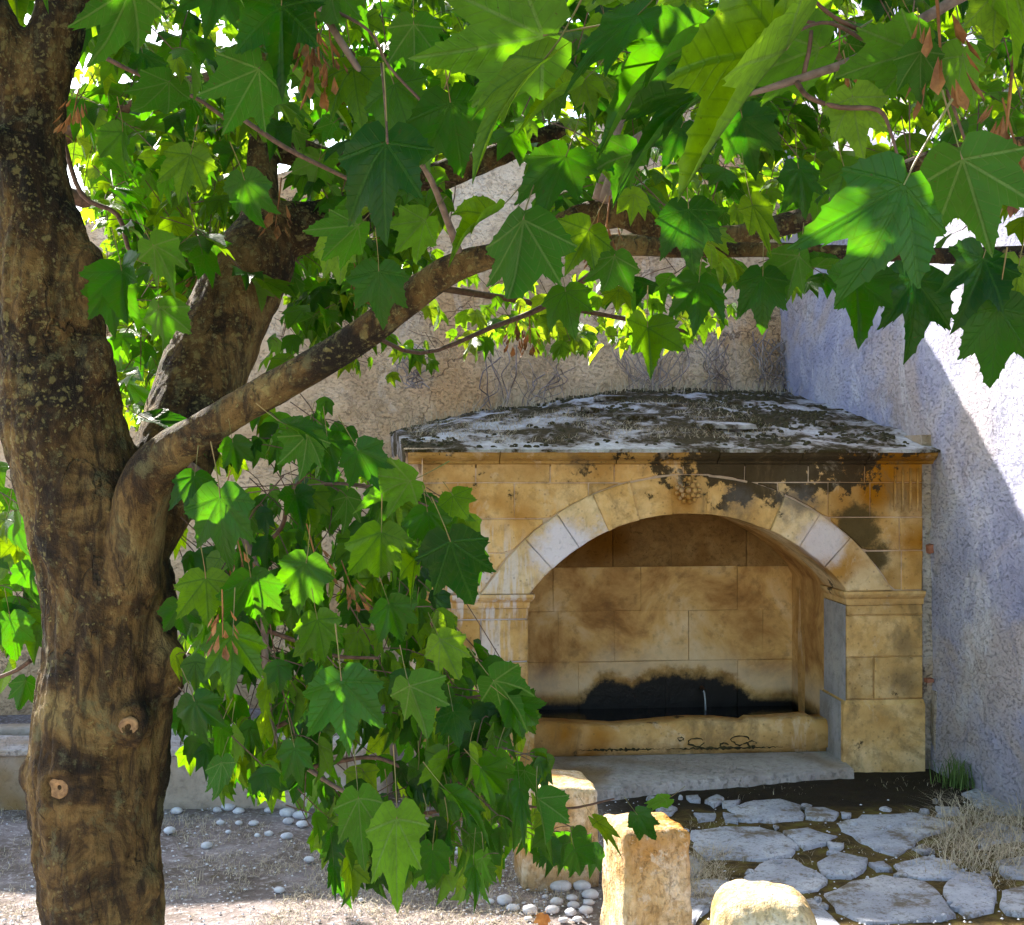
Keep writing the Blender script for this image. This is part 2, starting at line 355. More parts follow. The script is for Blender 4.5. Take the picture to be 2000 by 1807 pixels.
def roof_mat():
    mt, nt = newmat('limewashed_roof_crust'); p = pos(nt)
    n1 = noi(nt, p, 3.0, 6, .7, .3); n2 = noi(nt, p, 22, 5, .7); n0 = noi(nt, p, 1.6, 3)
    col = ramp(nt, n2, [(.3, (.26, .25, .25)), (.5, (.42, .41, .43)), (.68, (.58, .58, .62))])
    mm_ = m(nt, 'ADD', n1, m(nt, 'MULTIPLY', n2, .35))
    col = mix(nt, m(nt, 'MULTIPLY', step(nt, mm_, .54, .72), .8), col, (.20, .15, .10))
    mo = step(nt, m(nt, 'ADD', mm_, m(nt, 'MULTIPLY', noi(nt, p, 70, 4, .7), .12)), .70, .80)
    col = mix(nt, mo, col, (.045, .033, .013))
    h = m(nt, 'ADD', m(nt, 'MULTIPLY', mo, .8), n2)
    finish(nt, col, .95, bump(nt, h, .8, .03), .15); return mt
M['roof'] = roof_mat()
def water_mat():
    mt, nt = newmat('dark_still_water'); p = pos(nt); n = noi(nt, p, 25, 3)
    finish(nt, (.006, .006, .005), .05, bump(nt, n, .15, .01), .5); return mt
M['water'] = water_mat()
def stream_mat():
    mt, nt = newmat('falling_water')
    g = node(nt, 'ShaderNodeBsdfPrincipled', {'Base Color': (.8, .85, .9, 1), 'Roughness': .12, 'Transmission Weight': .6, 'IOR': 1.33})
    o = nt.nodes.new('ShaderNodeOutputMaterial'); nt.links.new(g.outputs[0], o.inputs[0]); return mt
M['stream'] = stream_mat()

def leaf_mat(name='maple_leaf', backlit=False):
    mt, nt = newmat(name)
    uv = node(nt, 'ShaderNodeTexCoord').outputs['UV']
    xy = sep(nt, uv)
    x = m(nt, 'MULTIPLY', m(nt, 'SUBTRACT', xy[0], .5), 2); y = m(nt, 'MULTIPLY', m(nt, 'SUBTRACT', xy[1], .6), 2)
    r = m(nt, 'SQRT', m(nt, 'ADD', m(nt, 'MULTIPLY', x, x), m(nt, 'MULTIPLY', y, y)))
    a = m(nt, 'ARCTAN2', m(nt, 'ABSOLUTE', x), m(nt, 'MULTIPLY', y, -1))
    d = m(nt, 'MINIMUM', m(nt, 'ABSOLUTE', a), m(nt, 'MINIMUM', m(nt, 'ABSOLUTE', m(nt, 'SUBTRACT', a, .70)), m(nt, 'ABSOLUTE', m(nt, 'SUBTRACT', a, 1.40))))
    dist = m(nt, 'MULTIPLY', d, r)
    vein = step(nt, dist, .022, .007)
    sec = m(nt, 'FRACT', m(nt, 'SUBTRACT', m(nt, 'MULTIPLY', r, 9), m(nt, 'MULTIPLY', dist, 9)))
    secv = m(nt, 'MULTIPLY', step(nt, m(nt, 'ABSOLUTE', m(nt, 'SUBTRACT', sec, .5)), .11, .03), step(nt, dist, .30, .16))
    tint = m(nt, 'ADD', node(nt, 'ShaderNodeAttribute', attribute_name='tint').outputs['Fac'], rnd(nt))
    tint = m(nt, 'FRACT', tint)
    back = node(nt, 'ShaderNodeNewGeometry').outputs['Backfacing']
    nz = noi(nt, uv, 6, 4, .6)
    up = ramp(nt, tint, [(0, (.0015, .016, .0003)), (.5, (.005, .040, .0004)), (1, (.024, .085, .0008))])
    lo = ramp(nt, tint, [(0, (.040, .12, .006)), (1, (.11, .21, .014))])
    col = mix(nt, back, up, lo)
    col = mix(nt, m(nt, 'MULTIPLY', nz, .25), col, (.010, .035, .003), 'MIX')
    vc = mix(nt, back, (.022, .085, .006), (.17, .26, .06))
    col = mix(nt, m(nt, 'MULTIPLY', vein, .75), col, vc)
    col = mix(nt, m(nt, 'MULTIPLY', secv, .25), col, vc)
    tr = ramp(nt, tint, [(0, (.030, .20, .002)), (.6, (.085, .32, .004)), (1, (.26, .48, .010))])
    tr = ramp(nt, tint, [(0, (.020, .18, .0002)), (.6, (.095, .36, .0004)), (1, (.42, .66, .002))])
    if backlit:  # leaf colours brightened to imitate sun glowing through the background foliage
        tr = ramp(nt, tint, [(0, (.12, .36, .002)), (.5, (.30, .52, .006)), (1, (.58, .72, .02))])
        col = mix(nt, .5, col, (.05, .16, .008))
    tr = mix(nt, m(nt, 'MULTIPLY', vein, .5), tr, (.04, .11, .006))
    pw = pos(nt); bl = noi(nt, pw, 30, 5, .7); bl2 = noi(nt, pw, 130, 3, .7)
    spot = m(nt, 'MULTIPLY', step(nt, bl2, .66, .72), .8)
    col = mix(nt, spot, col, (.10, .055, .015)); col = mix(nt, m(nt, 'MULTIPLY', step(nt, bl, .42, .68), .35), col, (.030, .085, .003))
    tr = mix(nt, spot, tr, (.08, .06, .01)); tr = mix(nt, m(nt, 'MULTIPLY', step(nt, bl, .35, .65), .45), tr, (.09, .16, .004))
    tr = mix(nt, m(nt, 'MULTIPLY', secv, .3), tr, (.06, .14, .004))
    h = m(nt, 'ADD', m(nt, 'ADD', vein, m(nt, 'MULTIPLY', secv, .5)), m(nt, 'MULTIPLY', nz, .6))
    nm = bump(nt, h, .6, .004)
    b = node(nt, 'ShaderNodeBsdfPrincipled', {'Base Color': col, 'Roughness': step(nt, back, 0, 1, .38, .65), 'Specular IOR Level': .24, 'Normal': nm})
    t = node(nt, 'ShaderNodeBsdfTranslucent', {'Color': tr})
    mx = node(nt, 'ShaderNodeMixShader', {0: .48, 1: b.outputs[0], 2: t.outputs[0]})
    o = nt.nodes.new('ShaderNodeOutputMaterial'); nt.links.new(mx.outputs[0], o.inputs[0]); return mt
M['leaf'] = leaf_mat(); M['litleaf'] = leaf_mat('sunlit_maple_leaf', True)
M['petiole'] = simple('leaf_stalk', (.10, .14, .03), (.22, .13, .06), 20, .5)

# ------------------------------------------------------------------ ground
def fbm(x, y, z=0.0, s=1.0, o=4): return mn.fractal(Vector((x * s, y * s, z * s)), 1.0, 2.0, o)
def ground():
    xs = np.concatenate([[-120, -60, -20, -8], np.arange(-4, 4.01, .05), [8, 20, 60, 120]])
    ys = np.concatenate([[-120, -40, -10, -2, 1, 2.5], np.arange(3.2, 7.6, .05), [9, 14, 30, 80, 200]])
    V = []; F = []
    for y in ys:
        for x in xs:
            z = 0
            if -4 <= x <= 4 and 3.2 <= y <= 7.6:
                z = -.008 + .009 * fbm(x, y, 0, 2.2) + .005 * fbm(x, y, 5, 12)
            else: z = -.03
            V.append((x, y, z))
    nx = len(xs)
    for j in range(len(ys) - 1):
        for i in range(nx - 1): a = j * nx + i; F.append([a, a + 1, a + 1 + nx, a + nx])
    return mesh_obj('ground', V, F, M['ground'], smooth=True, kind='structure')
ground_o = ground()

paving = tag(bpy.data.objects.new('paving', None), kind='structure'); C.objects.link(paving); paving.location = (1.3, 4.8, 0)
def flag(poly, h=.02, seed=0, mat='flag', name='paving_stone', parent=None):
    rs = random.Random(seed); ring = []
    n = len(poly)
    for i in range(n):                      # subdivide and roughen the outline
        a = Vector(poly[i]); b = Vector(poly[(i + 1) % n])
        for k in range(3):
            q = a.lerp(b, k / 3); j = (b - a).length * .05
            ring.append(Vector((q.x + rs.uniform(-j, j), q.y + rs.uniform(-j, j), 0)))
    c = sum(ring, Vector()) / len(ring); ring = [c + (q - c) * 1.06 for q in ring]; N = len(ring); V = []
    for s, z in ((1.02, -.03), (1.0, h * .45), (.96, h), (.55, h * 1.12)):
        for p in ring:
            q = c + (p - c) * s; V.append((q.x, q.y, z + (.006 * fbm(q.x, q.y, seed, 7) if z > 0 else 0)))
    V.append((c.x, c.y, h * 1.15)); F = []
    for k in range(3):
        for i in range(N): F.append([k * N + i, k * N + (i + 1) % N, (k + 1) * N + (i + 1) % N, (k + 1) * N + i])
    for i in range(N): F.append([3 * N + i, 3 * N + (i + 1) % N, 4 * N])
    return mesh_obj(name, V, F, M[mat], parent or paving, smooth=True, base=(c.x, c.y, 0))
FS = [
 [(825,410),(940,395),(1060,395),(1130,420),(1185,455),(1165,490),(1050,505),(880,500),(840,460)],
 [(960,325),(1040,300),(1130,295),(1200,315),(1210,360),(1100,370),(990,365)],
 [(1225,325),(1290,325),(1340,345),(1320,365),(1230,360)],
 [(1355,380),(1440,355),(1600,345),(1720,375),(1710,400),(1640,420),(1600,455),(1550,490),(1500,480),(1420,440),(1360,405)],
 [(1150,410),(1230,400),(1300,420),(1330,425),(1290,450),(1220,465),(1180,440)],
 [(1270,520),(1340,485),(1440,505),(1440,535),(1380,565),(1300,565)],
 [(1010,570),(1110,510),(1180,510),(1240,545),(1300,580),(1260,610),(1180,625),(1060,620)],
 [(1305,630),(1400,590),(1500,570),(1640,590),(1700,640),(1740,700),(1600,720),(1440,730),(1340,690)],
 [(1550,530),(1640,500),(1740,515),(1780,545),(1750,575),(1640,575),(1570,560)],
 [(1720,610),(1780,555),(1860,565),(1900,620),(1890,680),(1800,700),(1730,650)],
 [(820,590),(900,580),(1000,600),(1030,635),(900,650),(830,730),(790,680)],
 [(800,490),(860,510),(860,560),(810,570)],
 [(830,345),(905,345),(900,365),(850,370)],
 [(870,300),(910,280),(935,295),(900,315)],
 [(930,300),(990,295),(975,320),(930,315)],
 [(690,320),(720,305),(765,325),(745,345),(705,345)],
 [(1605,470),(1640,455),(1680,480),(1640,490)],
 [(1450,525),(1500,520),(1530,545),(1480,545)],
 [(1790,275),(1860,250),(1920,275),(2010,290),(2020,345),(1900,340),(1830,310)],
 [(1810,400),(1900,380),(1990,400),(2010,440),(1850,450)],
 [(1900,520),(2030,500),(2040,580),(1930,570)],
 [(1690,320),(1760,325),(1780,345),(1700,350)],
 [(1350,345),(1385,345),(1380,358),(1355,358)],
 [(930,345),(985,345),(985,375),(940,370)],
 [(800,283),(845,280),(850,300),(815,298)],
 [(1000,690),(1250,650),(1290,690),(1330,740),(1100,790),(1010,760)],
 [(1920,620),(2060,600),(2080,700),(1930,690)],
 [(1300,450),(1360,455),(1350,470),(1310,470)],
 [(1110,385),(1130,390),(1120,400)],
]
for i, f in enumerate(FS):
    pts = [G(900 + x * .55, 1400 + y * .55) for x, y in f]
    flag([(p.x, p.y, 0) for p in pts], random.uniform(.003, .010), i)
# small chips of the same stone between the slabs
mb = MB()
for i in range(60):
    px = random.uniform(1200, 2000); py = random.uniform(1545, 1800); p = G(px, py); s = random.uniform(.008, .03)
    n = 6; V = []
    for z, k in ((-.01, 1.1), (.006, 1.0), (.012, .6)):
        for q in range(n):
            a = q * math.tau / n; rr = s * k * random.uniform(.75, 1.2); V.append((p.x + rr * math.cos(a), p.y + rr * math.sin(a), z))
    F = [[k * n + q, k * n + (q + 1) % n, (k + 1) * n + (q + 1) % n, (k + 1) * n + q] for k in (0, 1) for q in range(n)] + [[2 * n + q for q in range(n)]]
    mb.add(V, F)
mb.obj('stone_chips', M['flag'], paving, kind='stuff')

# white cobbles set in the earth
def cobble(p, r, seed, sq=.6):
    rs = random.Random(seed); bm = bmesh.new(); bmesh.ops.create_icosphere(bm, subdivisions=2, radius=1)
    ax = r * rs.uniform(.9, 1.25); ay = r * rs.uniform(.75, 1.0); az = r * sq
    for v in bm.verts:
        k = 1 + .14 * mn.noise(v.co * 1.6 + Vector((seed, 0, 0)))
        v.co = Vector((v.co.x * ax, v.co.y * ay, v.co.z * az)) * k
    V = [(v.co.x + p.x, v.co.y + p.y, v.co.z + p.z + az * .25) for v in bm.verts]; F = [[v.index for v in f.verts] for f in bm.faces]; bm.free()
    return mesh_obj('cobble', V, F, M['pebble'], ground_o, smooth=True, base=p)
CB = [(900 + x * .55, 1400 + y * .55, r * .55) for x, y, r in [(355,605,36),(155,655,30),(185,680,20),(245,690,30),(340,660,24),(325,688,24),(395,645,18),(400,672,22),(390,697,22),(445,690,25),(365,725,17),(415,722,18),(460,635,30),(430,605,33),(400,588,28),(465,570,20),(105,657,15),(360,570,20),(300,640,12),(240,720,14),(455,662,18)]]
CB += [(300 + x * .45, 1250 + y * .45, r * .45) for x, y, r in [(275,740,20),(325,730,28),(370,745,22),(435,798,20),(580,755,35),(640,765,32),(645,725,25),(585,790,25),(645,802,25),(500,742,20),(500,845,22),(450,850,15),(580,855,25),(100,745,25),(70,830,25),(230,895,25),(675,955,22),(545,1088,22),(325,835,14),(700,700,20),(760,690,24),(790,960,14),(1330,905,22),(1320,925,15),(1480,800,20),(1540,840,18),(900,1130,12),(290,795,18),(370,797,18)]]
for i, (x, y, r) in enumerate(CB):
    p = G(x, y); cobble(p, max(.012, r / FPX * p.y), i)
mb = MB()
for i in range(2600):
    px = random.uniform(-50, 2050) if i % 3 else random.uniform(900, 1300); py = 1560 + 290 * random.random() ** .8; p = G(px, py); s = random.uniform(.002, .008)
    V = [(p.x + s * random.uniform(.7, 1.2) * a, p.y + s * random.uniform(.7, 1.2) * b, max(-.004, s * .7 * c) + .0) for a, b, c in ((1,0,0),(0,1,0),(-1,0,0),(0,-1,0),(0,0,1))]
    mb.add(V, [[0,1,4],[1,2,4],[2,3,4],[3,0,4]])
tag(mb.obj('gravel', M['pebble'], kind='stuff', base=(0, 4.5, 0)), 'fine pale gravel scattered over the dry earth', 'gravel')

# ------------------------------------------------------------------ walls
CORNER = Vector((1.95, 8.55, 0)); BW0 = Vector((-5.0, 7.44, 0))
def relief_panel(name, a, b, ztop, zb, n_out, mat, root, step_=.04, amp=.018, thick=.35, extra=None):
    """upright sheet from a to b with a rough face towards n_out and real thickness behind"""
    L = (b - a).length; nx = int(L / step_) + 1; V = []; F = []
    nz = int(max(ztop(0), ztop(1)) / step_) + 1
    for j in range(nz + 1):
        for i in range(nx + 1):
            s = i / nx; zt = ztop(s); z = zb + (zt - zb) * j / nz; p = a.lerp(b, s)
            d = amp * fbm(s * L, z, 3, 1.1, 3) + amp * .35 * fbm(s * L, z, 9, 7, 3)
            if extra: d += extra(s * L, z)
            q = p + n_out * d; V.append((q.x, q.y, z))
    w = nx + 1
    for j in range(nz):
        for i in range(nx): k = j * w + i; F.append([k, k + 1, k + 1 + w, k + w])
    # thickness
    n0 = len(V); bk = -n_out * thick
    for i in range(nx + 1):
        s = i / nx; p = a.lerp(b, s) + bk; V += [(p.x, p.y, ztop(s)), (p.x, p.y, zb)]
    for i in range(nx):
        t0 = nz * w + i; F.append([t0, t0 + 1, n0 + 2 * i + 2, n0 + 2 * i])
        F.append([n0 + 2 * i, n0 + 2 * i + 2, n0 + 2 * i + 3, n0 + 2 * i + 1])
    F.append([nz * w, n0, n0 + 1, 0]) if False else None
    F = [f for f in F if f]
    return mesh_obj(name, V, F, mat, root, smooth=True)
bd = (CORNER - BW0).normalized(); bn = Vector((bd.y, -bd.x, 0))
back_root = empty('garden_wall', BW0, 'tall tan roughcast wall with dead creepers behind the fountain roof', 'wall')
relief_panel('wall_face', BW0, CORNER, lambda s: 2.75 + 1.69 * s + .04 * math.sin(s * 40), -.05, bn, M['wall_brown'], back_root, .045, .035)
rd = Vector((-.148, 1, 0)).normalized(); rn = Vector((-rd.y, rd.x, 0))
RW0 = Vector((3.216 - .148 * 1.5, 1.5, 0)); 
side_root = empty('side_wall', (2.28, 6.325, 0), 'pale limewashed wall in half sun at the right side', 'wall')
relief_panel('wall_face', RW0, CORNER + rd * .3, lambda s: 4.9, -.05, rn, M['wall_blue'], side_root, .045, .022, thick=.4)

# ------------------------------------------------------------------ fountain
PR = Vector((1.829, 6.325, 0)); U = Vector((.9968, .0797, 0)); OUT = Vector((.0797, -.9968, 0))
def W(t, n, z): return PR + U * t + OUT * n + Vector((0, 0, z))
def FP(px, py, n=0.0):                      # (t, z) where the sight line meets the plane n in front of the facade
    o = PR + OUT * n; dx = (px - CX) / FPX
    # (o.x + U.x t) = dx (o.y + U.y t)
    t = (dx * o.y - o.x) / (U.x - dx * U.y); Y = o.y + U.y * t
    return t, EYE - (py - CY) / FPX * Y
ft = empty('wall_fountain', W(-.95, 0, 0), 'arched ochre stone fountain with a mossy roof set into the walled corner', 'fountain')
BEV = .0045
def block(poly, n0, n1, mat, name='stone_block', parent=None, bev=BEV, jit=.0022, label=None):
    """prism over a polygon in (t, z), counter-clockwise seen from the front, with a chamfered front arris"""
    c = np.mean(np.array(poly), axis=0); k = len(poly); V = []
    P2 = [(p[0] + random.uniform(-jit, jit), p[1] + random.uniform(-jit, jit)) for p in poly]
    ins = []
    for i in range(k):                       # inset along the bisector
        a = Vector(P2[i - 1]); b = Vector(P2[i]); d = Vector(P2[(i + 1) % k])
        e1 = (b - a); e2 = (d - b)
        if e1.length < 1e-6 or e2.length < 1e-6: ins.append(tuple(b)); continue
        e1.normalize(); e2.normalize(); n1_ = Vector((-e1.y, e1.x)); n2_ = Vector((-e2.y, e2.x))
        bb = n1_ + n2_
        if bb.length < .2: ins.append(tuple(b)); continue
        bb.normalize(); s = bev / max(.35, bb.dot(n1_)); ins.append((b.x + bb.x * s, b.y + bb.y * s))
    tilt = random.uniform(-.002, .002)
    for p in P2: V.append(W(p[0], n0, p[1]))
    for p in P2: V.append(W(p[0], n1 - bev, p[1]))
    for p in ins: V.append(W(p[0], n1 + tilt, p[1]))
    F = [[i, (i + 1) % k, k + (i + 1) % k, k + i] for i in range(k)] + [[k + i, k + (i + 1) % k, 2*k + (i + 1) % k, 2*k + i] for i in range(k)]
    F.append([2 * k + i for i in range(k)]); F.append([i for i in range(k)][::-1])
    o = mesh_obj(name, V, F, M[mat], parent or ft)
    if label: o['label'] = label
    return o
def rect(t0, t1, z0, z1, g=.0022): return [(t0 + g, z0 + g), (t1 - g, z0 + g), (t1 - g, z1 - g), (t0 + g, z1 - g)]
def Z(py, px=1350, n=0.0): return FP(px, py, n)[1]
def T(px, n=0.0): return FP(px, 1200, n)[0]
tL = T(822); tR = T(1803); jL = T(1033); jR = T(1653)
zs = EYE - (1157 - CY) / FPX * 6.25                 # springing = top of impost
ca = (jL + jR) / 2; half = (jR - jL) / 2; rise = (1157 - 1003) / FPX * 6.25
Ri = (half**2 + rise**2) / (2 * rise); cz = zs + rise - Ri; Re = Ri + .205
th0 = math.asin(half / Ri)
# arch ring
NV = 11
for i in range(NV):
    a0 = -th0 + 2 * th0 * i / NV; a1 = -th0 + 2 * th0 * (i + 1) / NV; g = .0015 if (i < 4 or i > 7) else .0003
    if i == 5: pass
    inn = [(ca + Ri * math.sin(a0 + (a1 - a0) * k / 3 + (g if k == 0 else -g if k == 3 else 0)), cz + Ri * math.cos(a0 + (a1 - a0) * k / 3)) for k in range(4)]
    R2 = Re + random.uniform(-.006, .006)
    def ext(a):
        x = ca + R2 * math.sin(a); z = cz + R2 * math.cos(a)
        if z < zs: # bottom stones stand on the impost
            x = ca + math.copysign(math.sqrt(R2**2 - (zs - cz)**2), math.sin(a)); z = zs
        return (x, z)
    outp = [ext(a0 + (a1 - a0) * k / 3 + (g if k == 0 else -g if k == 3 else 0)) for k in (3, 2, 1, 0)]
    if i == 0: outp = outp[:-1] + [(ca - math.sqrt(R2**2 - (zs - cz)**2), zs + .002)]
    if i == NV - 1: outp = [(ca + math.sqrt(R2**2 - (zs - cz)**2), zs + .002)] + outp[1:]
    mt = 'arch' if (i < 3 or i > 7) else 'stone'
    block(inn + outp, -.34, (.014 + random.uniform(0, .006)) if (i < 4 or i > 7) else random.uniform(-.002, .002), mt, 'arch_stone', bev=.005 if (i < 4 or i > 7) else .0007)
# spandrel and upper courses
def clipped(t0, t1, z0, z1, g=.0022):
    t0 += g; t1 -= g; z1 -= g; N = 10; low = []
    for k in range(N + 1):
        t = t0 + (t1 - t0) * k / N; dd = (Re + .006)**2 - (t - ca)**2
        lo = z0 + g
        if dd > 0: lo = max(lo, cz + math.sqrt(dd))
        if lo < z1 - .004: low.append((t, lo))
    if len(low) < 3: return None
    L = []
    for i, p in enumerate(low):                 # drop collinear points
        if 0 < i < len(low) - 1 and abs(low[i-1][1] - p[1]) < 1e-6 and abs(low[i+1][1] - p[1]) < 1e-6: continue
        L.append(p)
    return L + [(low[-1][0], z1), (low[0][0], z1)]
rows = [(905, 943, [822, 930, 1075, 1200, 1335, 1455, 1580, 1690, 1803]),
        (943, 1012, [822, 895, 1005, 1150, 1265, 1425, 1520, 1618, 1700, 1803]),
        (1012, 1078, [822, 905, 1100, 1540, 1608, 1758, 1803]),
        (1078, 1157, [822, 870, 1010, 1640, 1762, 1803])]
for ya, yb, xs in rows:
    for x0, x1 in zip(xs[:-1], xs[1:]):
        q = clipped(T(x0), T(x1), Z(yb) if yb < 1150 else zs, Z(ya))
        if q and abs(q[-1][0] - q[-2][0]) > .02:
            dk = (x0 >= 1610 and x1 <= 1765 and ya >= 1000)
            block(q, -.3, -.004 + random.uniform(-.002, .003) - (.003 if dk else 0), 'stone')
# vertical worn flutes of the frieze at the right
for x in (1748, 1763, 1778, 1792):
    t = T(x); V, F = tube([W(t, .0, Z(1000)), W(t, .004, Z(975)), W(t, .004, Z(915))], [.006, .008, .006], 8)
    mesh_obj('flute', V, F, M['stone'], ft, smooth=True)
# worn rosette over the arch
rt, rz = FP(1345, 958, .02); mb = MB()
for ring, nn, rr in ((0, 1, .018), (.036, 8, .017), (.062, 13, .014)):
    for k in range(nn):
        a = k * math.tau / nn; bm = bmesh.new(); bmesh.ops.create_icosphere(bm, subdivisions=1, radius=1)
        V = [W(rt + ring * math.cos(a) + v.co.x * rr, .010 + v.co.y * .009, rz + ring * math.sin(a) + v.co.z * rr) for v in bm.verts]
        F = [[v.index for v in f.verts] for f in bm.faces]; bm.free(); mb.add(V, F)
mb.obj('rosette', M['stone'], ft, smooth=True)
# piers
def pier(xa, xb, side):
    ta, tb = T(xa), T(xb); 
    zi0 = zs - .075
    # impost: a moulded cap
    prof = [(0, -.0), (.004, .012), (.004, .03), (.022, .045), (.03, .058), (.03, .073)]
    V = []; F = []; e = .028
    for n, z in prof:
        a_ = ta - (e if side > 0 else .01) * (n / .03); b_ = tb + (e if side < 0 else .0) * (n / .03)
        V += [W(a_, -.34, zi0 + z), W(a_, n + .004, zi0 + z), W(b_, n + .004, zi0 + z), W(b_, -.34, zi0 + z)]
    for k in range(len(prof) - 1):
        for i in range(3): F.append([k*4 + i, k*4 + i + 1, (k+1)*4 + i + 1, (k+1)*4 + i])
    q = (len(prof) - 1) * 4; F.append([q, q+1, q+2, q+3]); F.append([3, 2, 1, 0])
    mesh_obj('impost', V, F, M['stone'], ft)
    zb = .0; zp = Z(1372) if side > 0 else Z(1400, 900)
    zp = .345
    # plinth with its chamfered ledge, a little prouder than the shaft
    V = []; F = []
    for n, z in ((.0, zp + .028), (.026, zp + .004), (.026, -.06)):
        V += [W(ta - (n if side > 0 else 0), -.34, z), W(ta - (n if side > 0 else 0), n, z), W(tb + (n if side < 0 else 0), n, z), W(tb + (n if side < 0 else 0), -.34, z)]
    for k in range(2):
        for i in range(3): F.append([(k+1)*4 + i, (k+1)*4 + i + 1, k*4 + i + 1, k*4 + i])
    F.append([0, 1, 2, 3]); mesh_obj('plinth', V, F, M['stone'], ft)
    z1 = Z(1288); z2 = Z(1206)
    mid = (ta + tb) / 2 - .05 * side
    lay = [(zp + .03, z1, [ta, ta + (tb - ta) * .36, tb]), (z1, z2, [ta, tb]), (z2, zi0, [ta, tb])]
    if side < 0: lay = [(zp + .03, z1, [ta, tb]), (z1, z2, [ta, ta + (tb - ta) * .55, tb]), (z2, zi0, [ta, tb])]
    for za, zb_, ts in lay:
        for a, b in zip(ts[:-1], ts[1:]): block(rect(a, b, za, zb_, .003), -.34, .0 + random.uniform(-.001, .003), 'stone', 'pier_stone')
pier(1653, 1803, 1); pier(822, 1033, -1)
# pale bluish skin of the right jamb
for za, zb, dj in ((.0, .366, .0292), (.3665, zs - .078, .0045)):
    V = [W(jR - dj, -.008, za), W(jR - dj, -.337, za), W(jR - dj, -.337, zb), W(jR - dj, -.008, zb)]; V = V + [v + U * .003 for v in V]
    mesh_obj('jamb_facing', V, [[0,1,2,3],[4,7,6,5],[0,4,5,1],[3,2,6,7],[0,3,7,4],[1,5,6,2]], M['greystone'], ft)
# core behind the joints (mortar)
def slab(ta, tb, za, zb, na, nb, mat, name, parent=None):
    V = [W(t, n, z) for t in (ta, tb) for n in (na, nb) for z in (za, zb)]
    F = [[0,1,3,2],[4,6,7,5],[0,4,5,1],[2,3,7,6],[0,2,6,4],[1,5,7,3]]
    return mesh_obj(name, V, F, M[mat], parent or ft)
dN = -.95                                         # niche depth
slab(tL + .004, jL - .01, -.05, 1.60, -1.5, -.012, 'pale', 'left_flank')
slab(jR + .012, tR - .004, -.05, 1.60, -2.0, -.012, 'stone', 'right_flank')
# niche lining: side walls + vault
V = []; F = []; prof = [(jL + .0, 0.0), (jL, zs * .5), (jL, zs)]
for k in range(1, 24):
    a = -th0 + 2 * th0 * k / 24; prof.append((ca + (Ri + .012) * math.sin(a), cz + (Ri + .012) * math.cos(a)))
prof += [(jR + .0, zs), (jR, zs * .5), (jR, 0.0)]
ns = np.linspace(-.335, dN - .02, 9); w = len(ns)
for t, z in prof:
    for n in ns:
        d = .012 * fbm(t * 3, n * 3, z * 3, 1.5); V.append(W(t + (d if t < ca else -d) * .6 + (.010 if t > ca else -.010), n, z + (d if z > zs + .05 else 0)))
for i in range(len(prof) - 1):
    for j in range(w - 1): F.append([i*w + j, i*w + j + 1, (i+1)*w + j + 1, (i+1)*w + j])
mesh_obj('niche_lining', V, F, M['niche'], ft, smooth=True)
# niche back wall from coursed blocks
slab(jL - .1, jR + .1, -.05, 1.6, dN - .3, dN - .016, 'niche', 'niche_backing')
ZB = lambda y: FP(1350, y, dN)[1]; TB = lambda x: FP(x, 1200, dN)[0]
top = zs + rise + .02
for za, zb, xs in ((0.0, ZB(1290), [1000, 1130, 1300, 1440, 1575]), (ZB(1290), ZB(1192), [1000, 1090, 1200, 1345, 1490, 1575]),
                   (ZB(1192), ZB(1106), [1000, 1080, 1252, 1440, 1575]), (ZB(1106), top, [1000, 1195, 1310, 1455, 1575])):
    for x0, x1 in zip(xs[:-1], xs[1:]):
        block(rect(TB(x0), TB(x1), za, zb, .0006), dN - .1, dN + random.uniform(-.002, .002) + (.03 if zb == top else 0), 'lunette' if zb == top else 'niche', 'niche_stone', bev=.0022, jit=.0022)
# fill above vault so that no light leaks
mb = MB(); 
for k in range(24):
    a0 = -th0 + 2 * th0 * k / 24; a1 = -th0 + 2 * th0 * (k + 1) / 24; r_ = Ri + .035
    q = [(ca + r_ * math.sin(a), cz + r_ * math.cos(a)) for a in (a0, a1)]
    for n0_, n1_ in ((-.33, -1.3),):
        V = [W(q[0][0], n0_, q[0][1]), W(q[1][0], n0_, q[1][1]), W(q[1][0], n0_, 1.62), W(q[0][0], n0_, 1.62), W(q[0][0], n1_, q[0][1]), W(q[1][0], n1_, q[1][1]), W(q[1][0], n1_, 1.62), W(q[0][0], n1_, 1.62)]
        mb.add(V, [[0,1,2,3],[7,6,5,4],[0,4,5,1],[3,2,6,7]])
for k in range(24):
    tc = math.acos((zs - cz) / (Re - .03)); a0 = -tc + 2 * tc * k / 24; a1 = -tc + 2 * tc * (k + 1) / 24; r_ = Re - .03
    q = [(ca + r_ * math.sin(a), cz + r_ * math.cos(a)) for a in (a0, a1)]
    V = [W(q[0][0], -.010, q[0][1]), W(q[1][0], -.010, q[1][1]), W(q[1][0], -.010, 1.63), W(q[0][0], -.010, 1.63), W(q[0][0], -.29, q[0][1]), W(q[1][0], -.29, q[1][1]), W(q[1][0], -.29, 1.63), W(q[0][0], -.29, 1.63)]
    mb.add(V, [[0,1,2,3],[7,6,5,4],[0,4,5,1],[3,2,6,7]])
mb.obj('vault_core', M['mortar'], ft)
# mortar sheet right behind the upper courses
for (a, b, za) in ((tL + .005, jL - .02, zs), (jR + .02, tR - .005, zs)):
    slab(a, b, za - .02, 1.62, -.30, -.009, 'mortar', 'mortar_bed')
